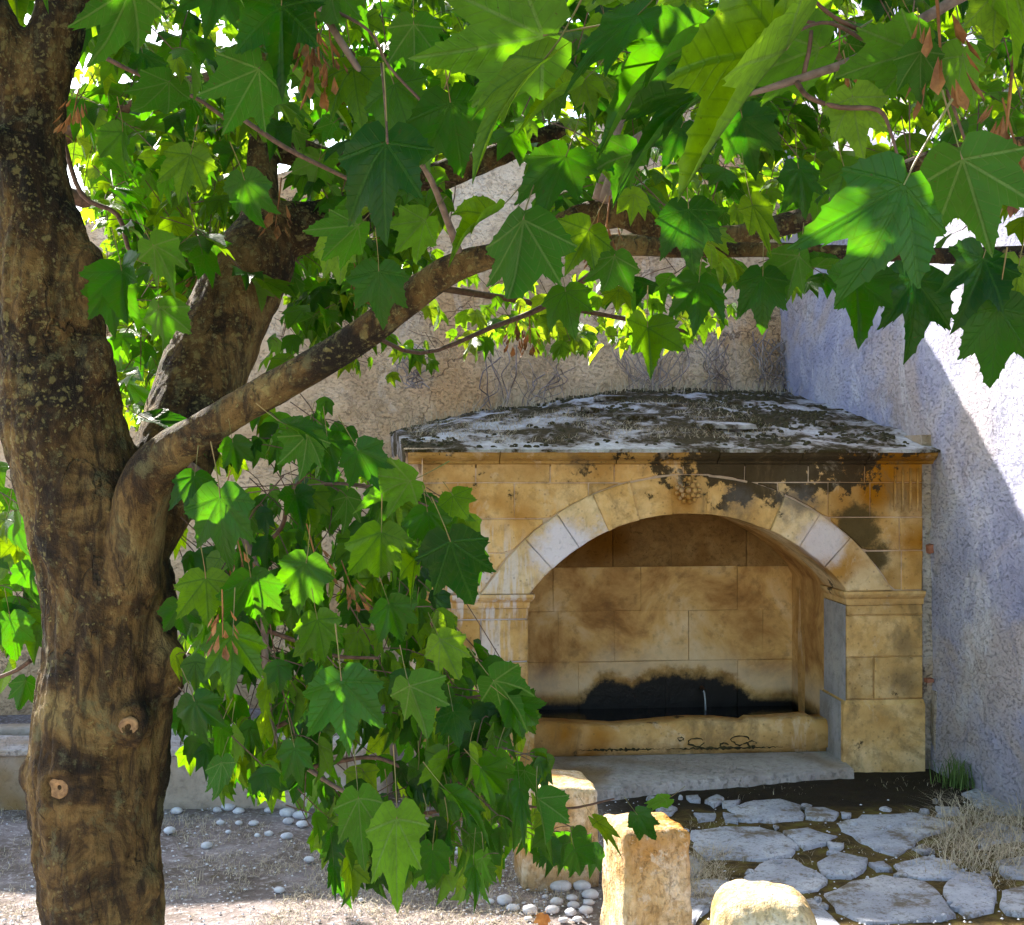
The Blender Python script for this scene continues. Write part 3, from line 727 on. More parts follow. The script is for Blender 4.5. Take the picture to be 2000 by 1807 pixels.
# cornice stones
xs = [796, 975, 1203, 1400, 1560, 1690, 1822]
zc0, zc1 = Z(907), Z(884) + .002
prof = [(.0, 0), (.012, .006), (.016, .016), (.05, .032), (.066, .046), (.07, zc1 - zc0)]
for x0, x1 in zip(xs[:-1], xs[1:]):
    ta, tb = T(x0) + .0025, T(x1) - .0025; V = []; F = []
    dj = random.uniform(-.003, .004)
    for n, z in prof: V += [W(ta, -.3, zc0 + z), W(ta, n + dj, zc0 + z), W(tb, n + dj, zc0 + z), W(tb, -.3, zc0 + z)]
    for k in range(len(prof) - 1):
        for i in range(3): F.append([k*4 + i, k*4 + i + 1, (k+1)*4 + i + 1, (k+1)*4 + i])
        F.append([k*4 + 3, k*4, (k+1)*4, (k+1)*4 + 3])
    q = (len(prof) - 1) * 4; F.append([q, q+1, q+2, q+3]); F.append([3, 2, 1, 0])
    mesh_obj('cornice_stone', V, F, M['cornice'], ft)
# roof: rough crust from the cornice back to the two walls
def back_at(s):                                   # s 0..1 from left to right along the rear edge
    q = Vector((-.80, 7.62 + .34, 0)).lerp(CORNER + Vector((.05, 0, 0)), s)
    q = Vector((-.78, 7.55, 0)).lerp(Vector((2.0, 8.5, 0)), s)
    z = 1.83 + (2.135 - 1.83) * min(1, (s / .55)) ** .8 + (.02 * s)
    return Vector((q.x, q.y, z))
def roof_pt(s, v, disp=True):
    a = W(T(790) + (T(1826) - T(790)) * s, .085, zc1 + .012); b = back_at(s)
    p = a.lerp(b, v); p.z += .05 * math.sin(math.pi * v) * (1 - .3 * s)
    if disp:
        p.z += (.022 * fbm(p.x, p.y, 1, 2.2) + .012 * fbm(p.x, p.y, 4, 9)) * min(1, v * 5 + .15) 
    return p
nx, ny = 150, 60; V = []; F = []
for j in range(ny + 1):
    for i in range(nx + 1):
        p = roof_pt(i / nx, j / ny)
        if j == 0: p = p + OUT * (.008 * fbm(p.x, 0, 0, 14)); 
        V.append(p)
w = nx + 1
for j in range(ny):
    for i in range(nx): k = j*w + i; F.append([k, k+1, k+1+w, k+w])
n0 = len(V)
for i in range(nx + 1):
    p = V[i].copy(); V.append(Vector((p.x, p.y, zc1 - .004 + 0.002 * random.random())))
for i in range(nx): F.append([n0 + i, n0 + i + 1, i + 1, i])
nL = len(V)
for j in range(ny + 1): p = V[j * w]; V.append(Vector((p.x + .01, p.y, zc1 - .03 if j < 3 else p.z - .14)))
for j in range(ny): F.append([nL + j + 1, nL + j, j * w, (j+1) * w])
mesh_obj('roof_crust', V, F, M['roof'], ft, smooth=True)
# left flank wall closing the space below the roof to the rear wall
V = []; F = []
for k in range(9):
    v = k / 8; p = roof_pt(0.012, v, False); V += [Vector((p.x + .06, p.y, p.z - .05)), Vector((p.x + .06, p.y, -.05))]
for k in range(8): F.append([2*k, 2*k + 2, 2*k + 3, 2*k + 1])
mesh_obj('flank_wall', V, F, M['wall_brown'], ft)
# moss cushions on the roof
mb = MB()
for i in range(5200):
    s = random.random(); v = random.random() ** .8
    p = roof_pt(s, v)
    k = fbm(p.x, p.y, 7, 1.7, 3) + .25 * fbm(p.x, p.y, 2, 6)
    edge = (v > .86) or (v < .12 and s > .15) or (s > .62)
    if k < (-.02 if edge else .16): continue
    if .1 < s < .5 and .05 < v < .5 and random.random() < .8: continue
    if v < .04: continue
    r = random.uniform(.005, .022) * (1.2 if v > .9 else 1); h = r * random.uniform(.35, .8)
    n = 6; V = [(p.x + r * random.uniform(.8, 1.2) * math.cos(a * math.tau / n), p.y + r * random.uniform(.8, 1.2) * math.sin(a * math.tau / n), p.z - .006) for a in range(n)]
    V += [(p.x + .6 * r * math.cos((a + .5) * math.tau / n), p.y + .6 * r * math.sin((a + .5) * math.tau / n), p.z + h * .75) for a in range(n)] + [(p.x, p.y, p.z + h)]
    mb.add(V, [[a, (a+1) % n, n + a] for a in range(n)] + [[(a+1) % n, n + (a+1) % n, n + a] for a in range(n)] + [[n + a, n + (a+1) % n, 2*n] for a in range(n)])
mb.obj('moss_cushions', M['moss'], ft, kind='stuff', smooth=True)
# loose plates of stone on the roof
for px, py, a, b, rot in ((1195, 779, .12, .05, .1), (1240, 815, .16, .10, .4), (1400, 830, .20, .16, .2), (1610, 830, .06, .08, .5), (1330, 800, .1, .07, 0), (1160, 800, .1, .06, .9), (1450, 790, .12, .08, .2)):
    best = None
    for i in range(40):
        for j in range(30):
            q = roof_pt(i / 39, j / 29); sx = CX + FPX * q.x / q.y; sy = CY - FPX * (q.z - EYE) / q.y
            e = (sx - px)**2 + (sy - py)**2 * 4
            if best is None or e < best[0]: best = (e, q)
    q = best[1]; n = 8; V = []
    rr = [random.uniform(.75, 1.15) for _ in range(n)]
    for z, k in ((-.01, 1.05), (.014, 1), (.018, .85)):
        for i in range(n):
            an = i * math.tau / n; x = a * k * rr[i] * math.cos(an); y = b * k * rr[i] * math.sin(an)
            V.append((q.x + x * math.cos(rot) - y * math.sin(rot), q.y + x * math.sin(rot) + y * math.cos(rot), q.z + z + y * .13 + .006))
    F = [[k*n + i, k*n + (i+1) % n, (k+1)*n + (i+1) % n, (k+1)*n + i] for k in (0, 1) for i in range(n)] + [[2*n + i for i in range(n)]]
    mesh_obj('stone_plate', V, F, M['roof'], ft)

# basin front, water, ledge
N = 60; V = []; F = []
tA, tB = jL + .0, jR - .006
for i in range(N + 1):
    t = tA + (tB - tA) * i / N
    zt = .222 + .012 * math.sin(i * .21 + 1) + .008 * fbm(t, 0, 0, 5) + (.02 if .72 < i / N < .95 else 0)
    nf = -.20 + .010 * fbm(t, 3, 0, 3)
    zb = .055 + .018 * abs(fbm(t, 8, 0, 6)) + (.02 if .45 < i / N < .62 else 0)
    V += [W(t, nf - .03, -.02), W(t, nf - .03, zb), W(t, nf, zb + .005), W(t, nf + .004, zt - .04), W(t, nf - .012, zt - .008), W(t, nf - .035, zt), W(t, nf - .17, zt - .006), W(t, nf - .19, zt - .03), W(t, nf - .19, 0)]
for i in range(N):
    for k in range(8): a = i*9 + k; F.append([a, a + 1, a + 10, a + 9][::-1])
mesh_obj('basin_front', V, F, M['stone'], ft, smooth=True)
V = [W(jL, -.36, .15), W(jR, -.36, .15), W(jR, dN, .15), W(jL, dN, .15)]
mesh_obj('water', V, [[0, 1, 2, 3]], M['water'], ft)
t, z = FP(1373, 1345, dN + .04)
V, F = tube([W(t, dN - .02, z), W(t, dN + .03, z), W(t, dN + .06, z - .008)], [.012, .012, .011], 10, cap=False)
mesh_obj('spout_pipe', V, F, M['iron'], ft, smooth=True)
V, F = tube([W(t, dN + .05, z - .004), W(t, dN + .075, z - .02), W(t + .002, dN + .088, z - .06), W(t + .003, dN + .094, .148)], [.006, .005, .0045, .006], 8)
mesh_obj('water_jet', V, F, M['stream'], ft, smooth=True)
# ledge slab in front of the basin
zl = .045
fr = [(1668, 1503), (1600, 1507), (1520, 1512), (1440, 1519), (1360, 1524), (1280, 1532), (1200, 1541), (1120, 1549), (1020, 1556)]
fr = [G(x, y, zl) for x, y in spline(fr, 5)]
V = []; F = []
for i, p in enumerate(fr):
    s = i / (len(fr) - 1); bk = W(jR - .002 + (jL + .05 - jR) * s, -.21, zl)
    jz = .006 * fbm(p.x, p.y, 0, 9); q = p + OUT * (.014 * fbm(p.x, 1, 0, 16)); 
    V += [(q.x, q.y, -.05), (q.x, q.y + .012, zl - .014 + jz), (q.x, q.y + .02, zl - .002), (q.x * .5 + bk.x * .5, q.y * .5 + bk.y * .5, zl + .004), (bk.x, bk.y, zl + .004)]
for i in range(len(fr) - 1):
    for k in range(4): a = i*5 + k; F.append([a, a + 1, a + 6, a + 5])
mesh_obj('ledge', V, F, M['ledge'], ft, smooth=True)
# hollows eaten into the basin front, ringed with dark growth
for px, py, r in ((1360, 1450, 13), (1446, 1446, 14), (1330, 1444, 5), (1470, 1453, 7), (1415, 1456, 6)):
    t, z = FP(px, py, -.19); rr = r / FPX * 6.5; n = 14
    pts = [W(t + rr * 1.3 * math.cos(a) * random.uniform(.7, 1.2), -.199, z + rr * .7 * math.sin(a) * random.uniform(.7, 1.2)) for a in np.linspace(0, math.tau * random.uniform(.8, 1), n)]
    V, F = tube(pts, [random.uniform(.0015, .006) for _ in range(n)], 5, wob=.3); mesh_obj('crust_ring', V, F, M['moss'], ft, smooth=True)
for x0, x1 in ((1130, 1290), (1300, 1530)):
    pts = []; rr = []
    for k in range(60):
        x = x0 + (x1 - x0) * k / 59; t, z = FP(x, 1466 - (x - 1130) * .016 + random.uniform(-1.5, 1.5), -.19); pts.append(W(t, -.193, z)); rr.append(max(.001, .008 * math.sin(math.pi * k / 59) * random.uniform(.3, 1.4)))
    V, F = tube(pts, rr, 5, wob=.3); mesh_obj('dark_crust', V, F, M['moss'], ft, smooth=True)

# strip of render between the fountain and the side wall, with its brick cap
def wobble_box(name, x0, x1, z0, z1, n0, n1, mat, root, k=14):
    V = []; F = []
    for j in range(k + 1):
        z = z0 + (z1 - z0) * j / k; e = .008 * fbm(z, x0, 0, 4)
        V += [W(x0 + e, n0, z), W(x0 + e, n1 + e, z), W((x0 + x1) / 2, n1 + e + .006, z), W(x1, n1 + e, z), W(x1, n0, z)]
    for j in range(k):
        for i in range(4): a = j*5 + i; F.append([a, a + 1, a + 6, a + 5])
    q = k * 5; F.append([q, q+1, q+2, q+3, q+4])
    return mesh_obj(name, V, F, M[mat], root, smooth=False)
wobble_box('render_strip', tR + .003, tR + .16, -.05, 1.80, -.6, -.015, 'strip', side_root)
wobble_box('lower_render', tR + .05, tR + .18, -.05, .42, -.3, .03, 'strip', side_root)
def brick(px, py, n, a, b, c, rot=0, parent=side_root, name='brick'):
    t, z = FP(px, py, n); V = []
    for x in (-a, a):
        for y in (-b, b):
            for q in (-c, c):
                k = random.uniform(.85, 1.05); xx = x * k; zz = q * random.uniform(.8, 1.1)
                V.append(W(t + xx * math.cos(rot) - zz * math.sin(rot), n + y, z + xx * math.sin(rot) + zz * math.cos(rot)))
    return mesh_obj(name, V, [[0,1,3,2],[4,6,7,5],[0,4,5,1],[2,3,7,6],[0,2,6,4],[1,5,7,3]], M['brick'], parent)
brick(1855, 832, -.06, .10, .07, .007); brick(1822, 1070, -.005, .035, .03, .022, .2); brick(1935, 897, .35, .03, .05, .006, .05)
brick(1948, 1140, .35, .02, .03, .004, -.4); brick(1813, 1328, .0, .02, .03, .01, .1); brick(1880, 1365, .2, .02, .035, .012, -.3)
# squared stone bedded in the foot of the side wall
Vp = [(1838, 1425), (1890, 1435), (1888, 1500), (1845, 1495)]
V = []
for n in (-.1, .055):
    for x, y in Vp: t, z = FP(x, y, n if n > 0 else .055); V.append(W(t, n, z))
mesh_obj('bedded_stone', V, [[3,2,1,0],[4,5,6,7],[0,1,5,4],[1,2,6,5],[2,3,7,6],[3,0,4,7]], M['strip'], side_root)

# ------------------------------------------------------------------ trough at the left
def rough_box(name, x0, x1, y0, y1, z0, z1, mat, root=None, rotz=0, seg=.05, amp=.012, rnd_=.03, top_tilt=0, base=None, seed=0, lab=None, taper=0.0):
    bm = bmesh.new(); bmesh.ops.create_cube(bm, size=1)
    sx, sy, sz = x1 - x0, y1 - y0, z1 - z0
    cuts = max(3, int(max(sx, sy, sz) / seg)); cuts = min(cuts, 34)
    bmesh.ops.subdivide_edges(bm, edges=bm.edges[:], cuts=cuts, use_grid_fill=True)
    for v in bm.verts:
        p = Vector((v.co.x * sx, v.co.y * sy, v.co.z * sz)); h = Vector((sx/2 - rnd_, sy/2 - rnd_, sz/2 - rnd_))
        c = Vector((max(-h.x, min(h.x, p.x)), max(-h.y, min(h.y, p.y)), max(-h.z, min(h.z, p.z))))
        d = p - c
        if d.length > 1e-6: p = c + d.normalized() * min(d.length, rnd_)
        s = p + Vector((seed * 3.1, seed, 0)); dd = amp * mn.fractal(s * 5, 1, 2, 3) + amp * .5 * mn.fractal(s * 19, 1, 2, 3)
        nrm = (d.normalized() if d.length > 1e-6 else Vector((0, 0, 1)))
        p += nrm * dd; k = 1 - taper * (p.z / sz)
        v.co = Vector((p.x * k, p.y * k, p.z + top_tilt * p.x * (1 if p.z > 0 else 0)))
    R = Matrix.Rotation(rotz, 3, 'Z'); c0 = Vector(((x0 + x1)/2, (y0 + y1)/2, (z0 + z1)/2))
    V = [c0 + R @ v.co for v in bm.verts]; F = [[v.index for v in f.verts] for f in bm.faces]; bm.free()
    return mesh_obj(name, V, F, M[mat], root, smooth=True, base=base if base is not None else (None if root else (c0.x, c0.y, 0)))
M['trough'] = stone_mat('trough_stone', (.24, .20, .16), (.34, .29, .24), (.44, .40, .38), stains=False)
tr = empty('stone_trough', (-1.9, 5.8, 0), 'long low grey stone trough on the ground behind the tree trunk', 'trough')
rough_box('front_wall', -3.4, -.62, 5.62, 5.80, -.05, .255, 'trough', tr, amp=.01, seed=1)
rough_box('end_wall', -.80, -.62, 5.79, 6.25, -.05, .25, 'trough', tr, amp=.01, seed=2)
rough_box('rear_wall', -3.4, -.62, 6.22, 6.38, -.05, .24, 'trough', tr, amp=.01, seed=3)
rough_box('capping', -3.4, -.64, 5.60, 5.90, .25, .285, 'ledge', tr, amp=.006, rnd_=.012, seed=4)

# ------------------------------------------------------------------ stone posts
g = 'squat stone posts beside the paving'
def post(px, Y, w, d, h, rot, seed, lab, tilt=0, taper=.02, rr=.024):
    X = (px - CX) / FPX * Y
    o = rough_box('stone_post', X - w/2, X + w/2, Y - d/2, Y + d/2, -.08, h, 'post', None, rot, .012, .010, rr, tilt, seed=seed, taper=taper)
    return tag(o, lab, 'stone post', g)
post(1084, 4.72, .30, .30, .385, .15, 1, 'shaded squat ochre stone post half behind the drooping leaves', -.08)
post(1260, 3.93, .235, .24, .455, .27, 2, 'squat ochre stone post with its top and left side in sunlight', -.03, .05)
post(1492, 3.36, .31, .28, .425, -.1, 3, 'sunlit rounded top of a stone post at the bottom edge', -.03, .14, .085)

# ------------------------------------------------------------------ dead creepers on the walls
def creeper(px, py0, py1, n, spread, label, surface='back'):
    root = None
    def wall_pt(x, y):
        # meets the rear wall plane
        dx = (x - CX) / FPX; o = BW0; t = (dx * o.y - o.x) / (bd.x - dx * bd.y); Y = o.y + bd.y * t
        return P(x, y, Y) + bn * random.uniform(.03, .16)
    pts0 = wall_pt(px, py1); mb = MB()
    for i in range(n):
        x = px + random.uniform(-spread, spread); y = random.uniform(py0, py0 + (py1 - py0) * .4); pts = []
        tx = px + random.uniform(-spread, spread) * .7; K = random.randint(5, 9); curl = random.uniform(-30, 30)
        for k in range(K):
            f = k / (K - 1); xx = x + (tx - x) * f + curl * math.sin(f * random.uniform(3, 6)); yy = y + (py1 - y) * f
            pts.append(wall_pt(xx, yy))
        pts = [Vector(q) for q in spline([tuple(q) for q in pts], 3)]
        r = random.uniform(.0015, .005); V, F = tube(pts, [r] * len(pts), 4, cap=False); mb.add(V, F)
    o = mb.obj('dead_creeper', M['vine'], base=pts0)
    tag(o, label, 'creeper', 'dead creepers on the roughcast wall')
creeper(1270, 630, 800, 34, 80, 'tangle of bare grey creeper stems over the middle of the roof')
creeper(1500, 640, 775, 26, 40, 'bare creeper stems hanging in the wall corner')
creeper(1390, 650, 765, 16, 40, 'thin dead creeper loops between the two tangles on the wall')
creeper(810, 660, 760, 14, 30, 'small dry creeper tuft on the tan wall left of the roof')
creeper(1060, 690, 800, 12, 60, 'sparse dead creeper stems above the left part of the roof')
creeper(960, 640, 800, 8, 50, 'few long dry stems on the wall nearest the big branch')

def blade(mb, p, h, lean, w):
    a = random.uniform(0, math.tau); d = Vector((math.cos(a), math.sin(a), 0)); s = Vector((-d.y, d.x, 0)) * w
    m1 = p + d * lean * h * .35 + Vector((0, 0, h * .6)); e = p + d * lean * h + Vector((0, 0, h * random.uniform(.55, 1)))
    mb.add([p - s, p + s, m1 + s * .7, m1 - s * .7, e], [[0, 1, 2, 3], [3, 2, 4]])
mb = MB()                                  # straw on the roof
for i in range(4200):
    s = random.random() * .72 + .02; v = random.random() * .55 + .1
    p = roof_pt(s, v)
    if fbm(p.x, p.y, 11, 2.0) < -.05: continue
    blade(mb, p, random.uniform(.012, .045), random.uniform(1.0, 3.2), .0012)
for i in range(900):
    p = roof_pt(random.random(), random.uniform(.9, .99)); blade(mb, p, random.uniform(.04, .13), random.uniform(.2, 1), .0013)
mb.obj('dry_grass', M['drygrass'], ft, kind='stuff')
mb = MB()
def grass_patch(n, x0, x1, y0, y1, h0, h1, lean, wd, dens=None):
    for i in range(n):
        px = random.uniform(x0, x1); py = random.uniform(y0, y1); p = G(px, py)
        if dens is not None and fbm(p.x, p.y, 21, 2.5) < dens: continue
        blade(mb, p + Vector((0, 0, -.012)), random.uniform(h0, h1), random.uniform(*lean), wd)
grass_patch(15000, 250, 1180, 1590, 1860, .008, .04, (.4, 2.0), .0011, -.12)
grass_patch(4000, -60, 340, 1560, 1860, .008, .035, (.4, 2.0), .0011, -.12)
grass_patch(1300, 1780, 2080, 1560, 1740, .02, .08, (.8, 2.4), .0013, -.05)
grass_patch(900, 1840, 2050, 1590, 1700, .06, .16, (.8, 2.2), .0014)
grass_patch(900, 1330, 1420, 1660, 1760, .02, .08, (.8, 2.2), .0012, 0)
grass_patch(2500, 1300, 1900, 1500, 1780, .008, .03, (.5, 1.8), .001, .12)
tag(mb.obj('dry_grass', M['drygrass'], kind='stuff', base=(0, 4.6, 0)), 'short dry straw-coloured grass over the earth and paving joints', 'grass')
mb = MB(); q = G(1880, 1535)
for i in range(220): blade(mb, q + Vector((random.gauss(0, .06), random.gauss(0, .05), 0)), random.uniform(.06, .2), random.uniform(.1, .6), .003)
tag(mb.obj('weed_tuft', M['weed'], base=q), 'green weed tuft at the foot of the side wall', 'weed')

# ------------------------------------------------------------------ the tree: trunk and limbs
TY = 2.76
def chain(rows, k=5):                      # rows (px, py, r_px, Y) -> smooth points and radii
    A = spline(rows, k); return [P(a[0], a[1], a[3]) for a in A], [a[2] / FPX * a[3] for a in A]
trunk_rows = [(200, 2330, 165, TY), (204, 2150, 135, TY), (206, 1950, 124, TY), (207, 1807, 121, TY), (197, 1650, 124, TY), (191, 1540, 132, TY), (198, 1420, 132, TY), (215, 1300, 130, TY), (214, 1200, 126, TY), (200, 1100, 122, TY), (172, 1000, 122, TY), (140, 900, 116, TY), (120, 800, 112, TY), (107, 700, 103, TY), (97, 600, 97, TY), (90, 500, 94, TY), (72, 400, 76, TY), (60, 300, 67, TY), (64, 200, 62, TY), (98, 100, 54, TY), (125, 0, 50, TY), (150, -150, 44, 2.8), (190, -400, 34, 2.9)]
fork_rows = [(60, 260, 50, TY), (22, 130, 46, 2.74), (-30, 0, 44, 2.72), (-110, -200, 38, 2.7)]
B_rows = [(215, 1330, 60, 2.78), (235, 1200, 66, 2.78), (262, 1080, 66, 2.80), (318, 960, 76, 2.84), (362, 830, 82, 2.92), (408, 700, 84, 3.0), (452, 600, 80, 3.05), (495, 510, 80, 3.1), (540, 455, 62, 3.12), (620, 440, 47, 3.15), (700, 412, 44, 3.2), (790, 372, 34, 3.25), (870, 340, 29, 3.3), (980, 300, 22, 3.35), (1100, 250, 16, 3.4)]
B2_rows = [(505, 490, 56, 3.1), (510, 420, 40, 3.12), (512, 350, 32, 3.15), (514, 270, 29, 3.2), (520, 150, 22, 3.25), (540, -50, 16, 3.3)]
B3_rows = [(525, 290, 24, 3.2), (585, 300, 28, 3.22), (650, 320, 28, 3.25), (720, 345, 24, 3.3), (800, 360, 18, 3.35)]
A_rows = [(212, 1330, 60, 2.72), (238, 1210, 62, 2.70), (262, 1090, 56, 2.66), (280, 960, 52, 2.62), (318, 895, 46, 2.56), (400, 840, 38, 2.5), (480, 790, 35, 2.46), (600, 722, 34, 2.4), (700, 660, 34, 2.36), (790, 590, 32, 2.32), (870, 532, 31, 2.28), (940, 505, 27, 2.26), (1010, 492, 23, 2.25), (1100, 480, 22, 2.25), (1220, 478, 22, 2.25), (1350, 488, 18, 2.24), (1500, 488, 16, 2.22), (1700, 495, 16, 2.2), (1860, 500, 17, 2.18), (2080, 490, 17, 2.15)]
A2_rows = [(1060, 455, 16, 2.5), (1140, 425, 28, 2.5), (1220, 415, 32, 2.5), (1290, 450, 28, 2.5), (1400, 462, 20, 2.5), (1510, 445, 22, 2.5), (1640, 400, 22, 2.48), (1760, 335, 18, 2.46), (1880, 298, 19, 2.44), (2080, 278, 17, 2.4)]
chains = {'trunk': [trunk_rows, fork_rows], 'limb': [B_rows, B2_rows, B3_rows], 'branch': [A_rows]}
mb = MB(); segs = []
for key, rl in chains.items():
    for rws in rl:
        pts, rad = chain(rws, 4); V, F = tube(pts, rad, 16); mb.add(V, F)
        segs.append((key, np.array([tuple(p) for p in pts]), np.array(rad)))
def blob(px, py, Y, r, sc=(1, 1, 1)):
    bm = bmesh.new(); bmesh.ops.create_icosphere(bm, subdivisions=3, radius=1); c = P(px, py, Y)
    V = [(c.x + v.co.x * r * sc[0], c.y + v.co.y * r * sc[1], c.z + v.co.z * r * sc[2]) for v in bm.verts]; F = [[v.index for v in f.verts] for f in bm.faces]; bm.free(); mb.add(V, F)
blob(100, 1510, 2.72, .075, (.85, 1, 1)); blob(305, 1300, 2.72, .065, (1, 1, 1.3)); blob(170, 540, 2.72, .045, (.8, 1, 1.7)); blob(255, 1410, 2.66, .06); blob(270, 1140, 2.66, .05, (1.1, 1, .8)); blob(185, 720, 2.7, .05, (.8, 1, 1.5)); blob(15, 280, 2.72, .06, (.9, 1, .8)); blob(275, 1730, 2.70, .06)
me = bpy.data.meshes.new('tmp'); me.from_pydata([tuple(v) for v in mb.v], [], mb.f); tmp = bpy.data.objects.new('tmp', me); C.objects.link(tmp)
md = tmp.modifiers.new('r', 'REMESH'); md.mode = 'VOXEL'; md.voxel_size = .0075
sm = tmp.modifiers.new('s', 'SMOOTH'); sm.iterations = 6; sm.factor = .6
dg = bpy.context.evaluated_depsgraph_get(); ev = tmp.evaluated_get(dg); em = ev.to_mesh()
nv = len(em.vertices); Vt = np.zeros(nv * 3); em.vertices.foreach_get('co', Vt); Vt = Vt.reshape(-1, 3)
Nt = np.zeros(nv * 3); em.vertices.foreach_get('normal', Nt); Nt = Nt.reshape(-1, 3)
Ft = [list(p.vertices) for p in em.polygons]
ev.to_mesh_clear(); bpy.data.objects.remove(tmp)
# distance to each chain
best = np.full(nv, 1e9); who = np.zeros(nv, int); radv = np.zeros(nv)
for si, (key, pts, rad) in enumerate(segs):
    for i in range(len(pts) - 1):
        a = pts[i]; b = pts[i+1]; ab = b - a; tt = np.clip(((Vt - a) @ ab) / (ab @ ab), 0, 1)
        d = np.linalg.norm(Vt - (a + tt[:, None] * ab), axis=1) - (rad[i] * (1 - tt) + rad[i+1] * tt)
        mk = d < best; best[mk] = d[mk]; who[mk] = si; radv[mk] = rad[i]
knots = [(P(255, 1412, 2.59), .055, .012), (P(110, 1543, 2.60), .055, .014), (P(66, 560, 2.62), .05, .008), (P(275, 1150, 2.60), .05, .008), (P(285, 1745, 2.6), .04, .008), (P(20, 190, 2.66), .05, -.02)]
disp = np.zeros(nv)
for i in range(nv):
    v = Vector(Vt[i]); s = min(1, radv[i] / .12) * (.5 if who[i] >= 2 else 1)
    d = .013 * s * mn.fractal(Vector((v.x * 7, v.y * 7, v.z * 4)), 1, 2, 3)
    rg = mn.noise(Vector((v.x * 34, v.y * 34, v.z * 6)))
    d += .0065 * s * (abs(rg) * 2 - .6) + .0028 * s * mn.noise(v * 75)
    hz = mn.noise(Vector((v.x * 7, v.y * 7, v.z * 26)))
    d += .004 * s * hz
    for kp, kr, ka in knots:
        q = (v - kp).length
        if q < kr * 2.2: d += ka * (math.cos(q / kr * 9) * .28 + math.exp(-((q - kr * .8) / (kr * .35))**2) - .9 * math.exp(-(q / (kr * .4))**2)) * max(0, 1 - q / (kr * 2.2))
    disp[i] = d
Vt = Vt + Nt * disp[:, None]
tree = empty('maple_tree', P(200, 2330, TY), 'big maple with a knotted lichen-spotted trunk in the left foreground', 'tree')
tree.location.z = 0
fw = np.array([who[f[0]] for f in Ft]); keyof = [s[0] for s in segs]
for key in ('trunk', 'limb', 'branch'):
    fs = [f for f, w_ in zip(Ft, fw) if keyof[w_] == key]
    ids = sorted({i for f in fs for i in f}); mp = {a: b for b, a in enumerate(ids)}
    mesh_obj(key, Vt[ids], [[mp[i] for i in f] for f in fs], M['bark'], tree, smooth=True)
def near_surface(px, py):                  # front of the trunk on a sight line
    sx = CX + FPX * Vt[:, 0] / Vt[:, 1]; sy = CY - FPX * (Vt[:, 2] - EYE) / Vt[:, 1]
    e = (sx - px)**2 + (sy - py)**2; c = np.where(e < 60)[0]
    i = c[np.argmin(Vt[c, 1])]; return Vector(Vt[i]), Vector(Nt[i])
for px, py, a, b in ((255, 1412, .022, .021), (110, 1543, .027, .027)):
    c, nn = near_surface(px, py); nn = Vector((nn.x * .6, -1, 0)).normalized(); s = nn.cross(Vector((0, 0, 1))).normalized(); V = []; n = 18
    for rr, o_ in ((1.0, -.012), (1.0, .003), (.82, .007), (.5, .003), (.42, .004), (.16, -.002)):
        for k in range(n):
            an = k * math.tau / n; j = random.uniform(.94, 1.06) * rr; V.append(c + s * math.cos(an) * a * j + Vector((0, 0, 1)) * math.sin(an) * b * j + nn * o_)
    F = [[r*n + k, r*n + (k+1) % n, (r+1)*n + (k+1) % n, (r+1)*n + k] for r in range(5) for k in range(n)] + [[5*n + k for k in range(n)]]
    mesh_obj('pruned_knot', V, F, M['knotwood'], tree, smooth=True)
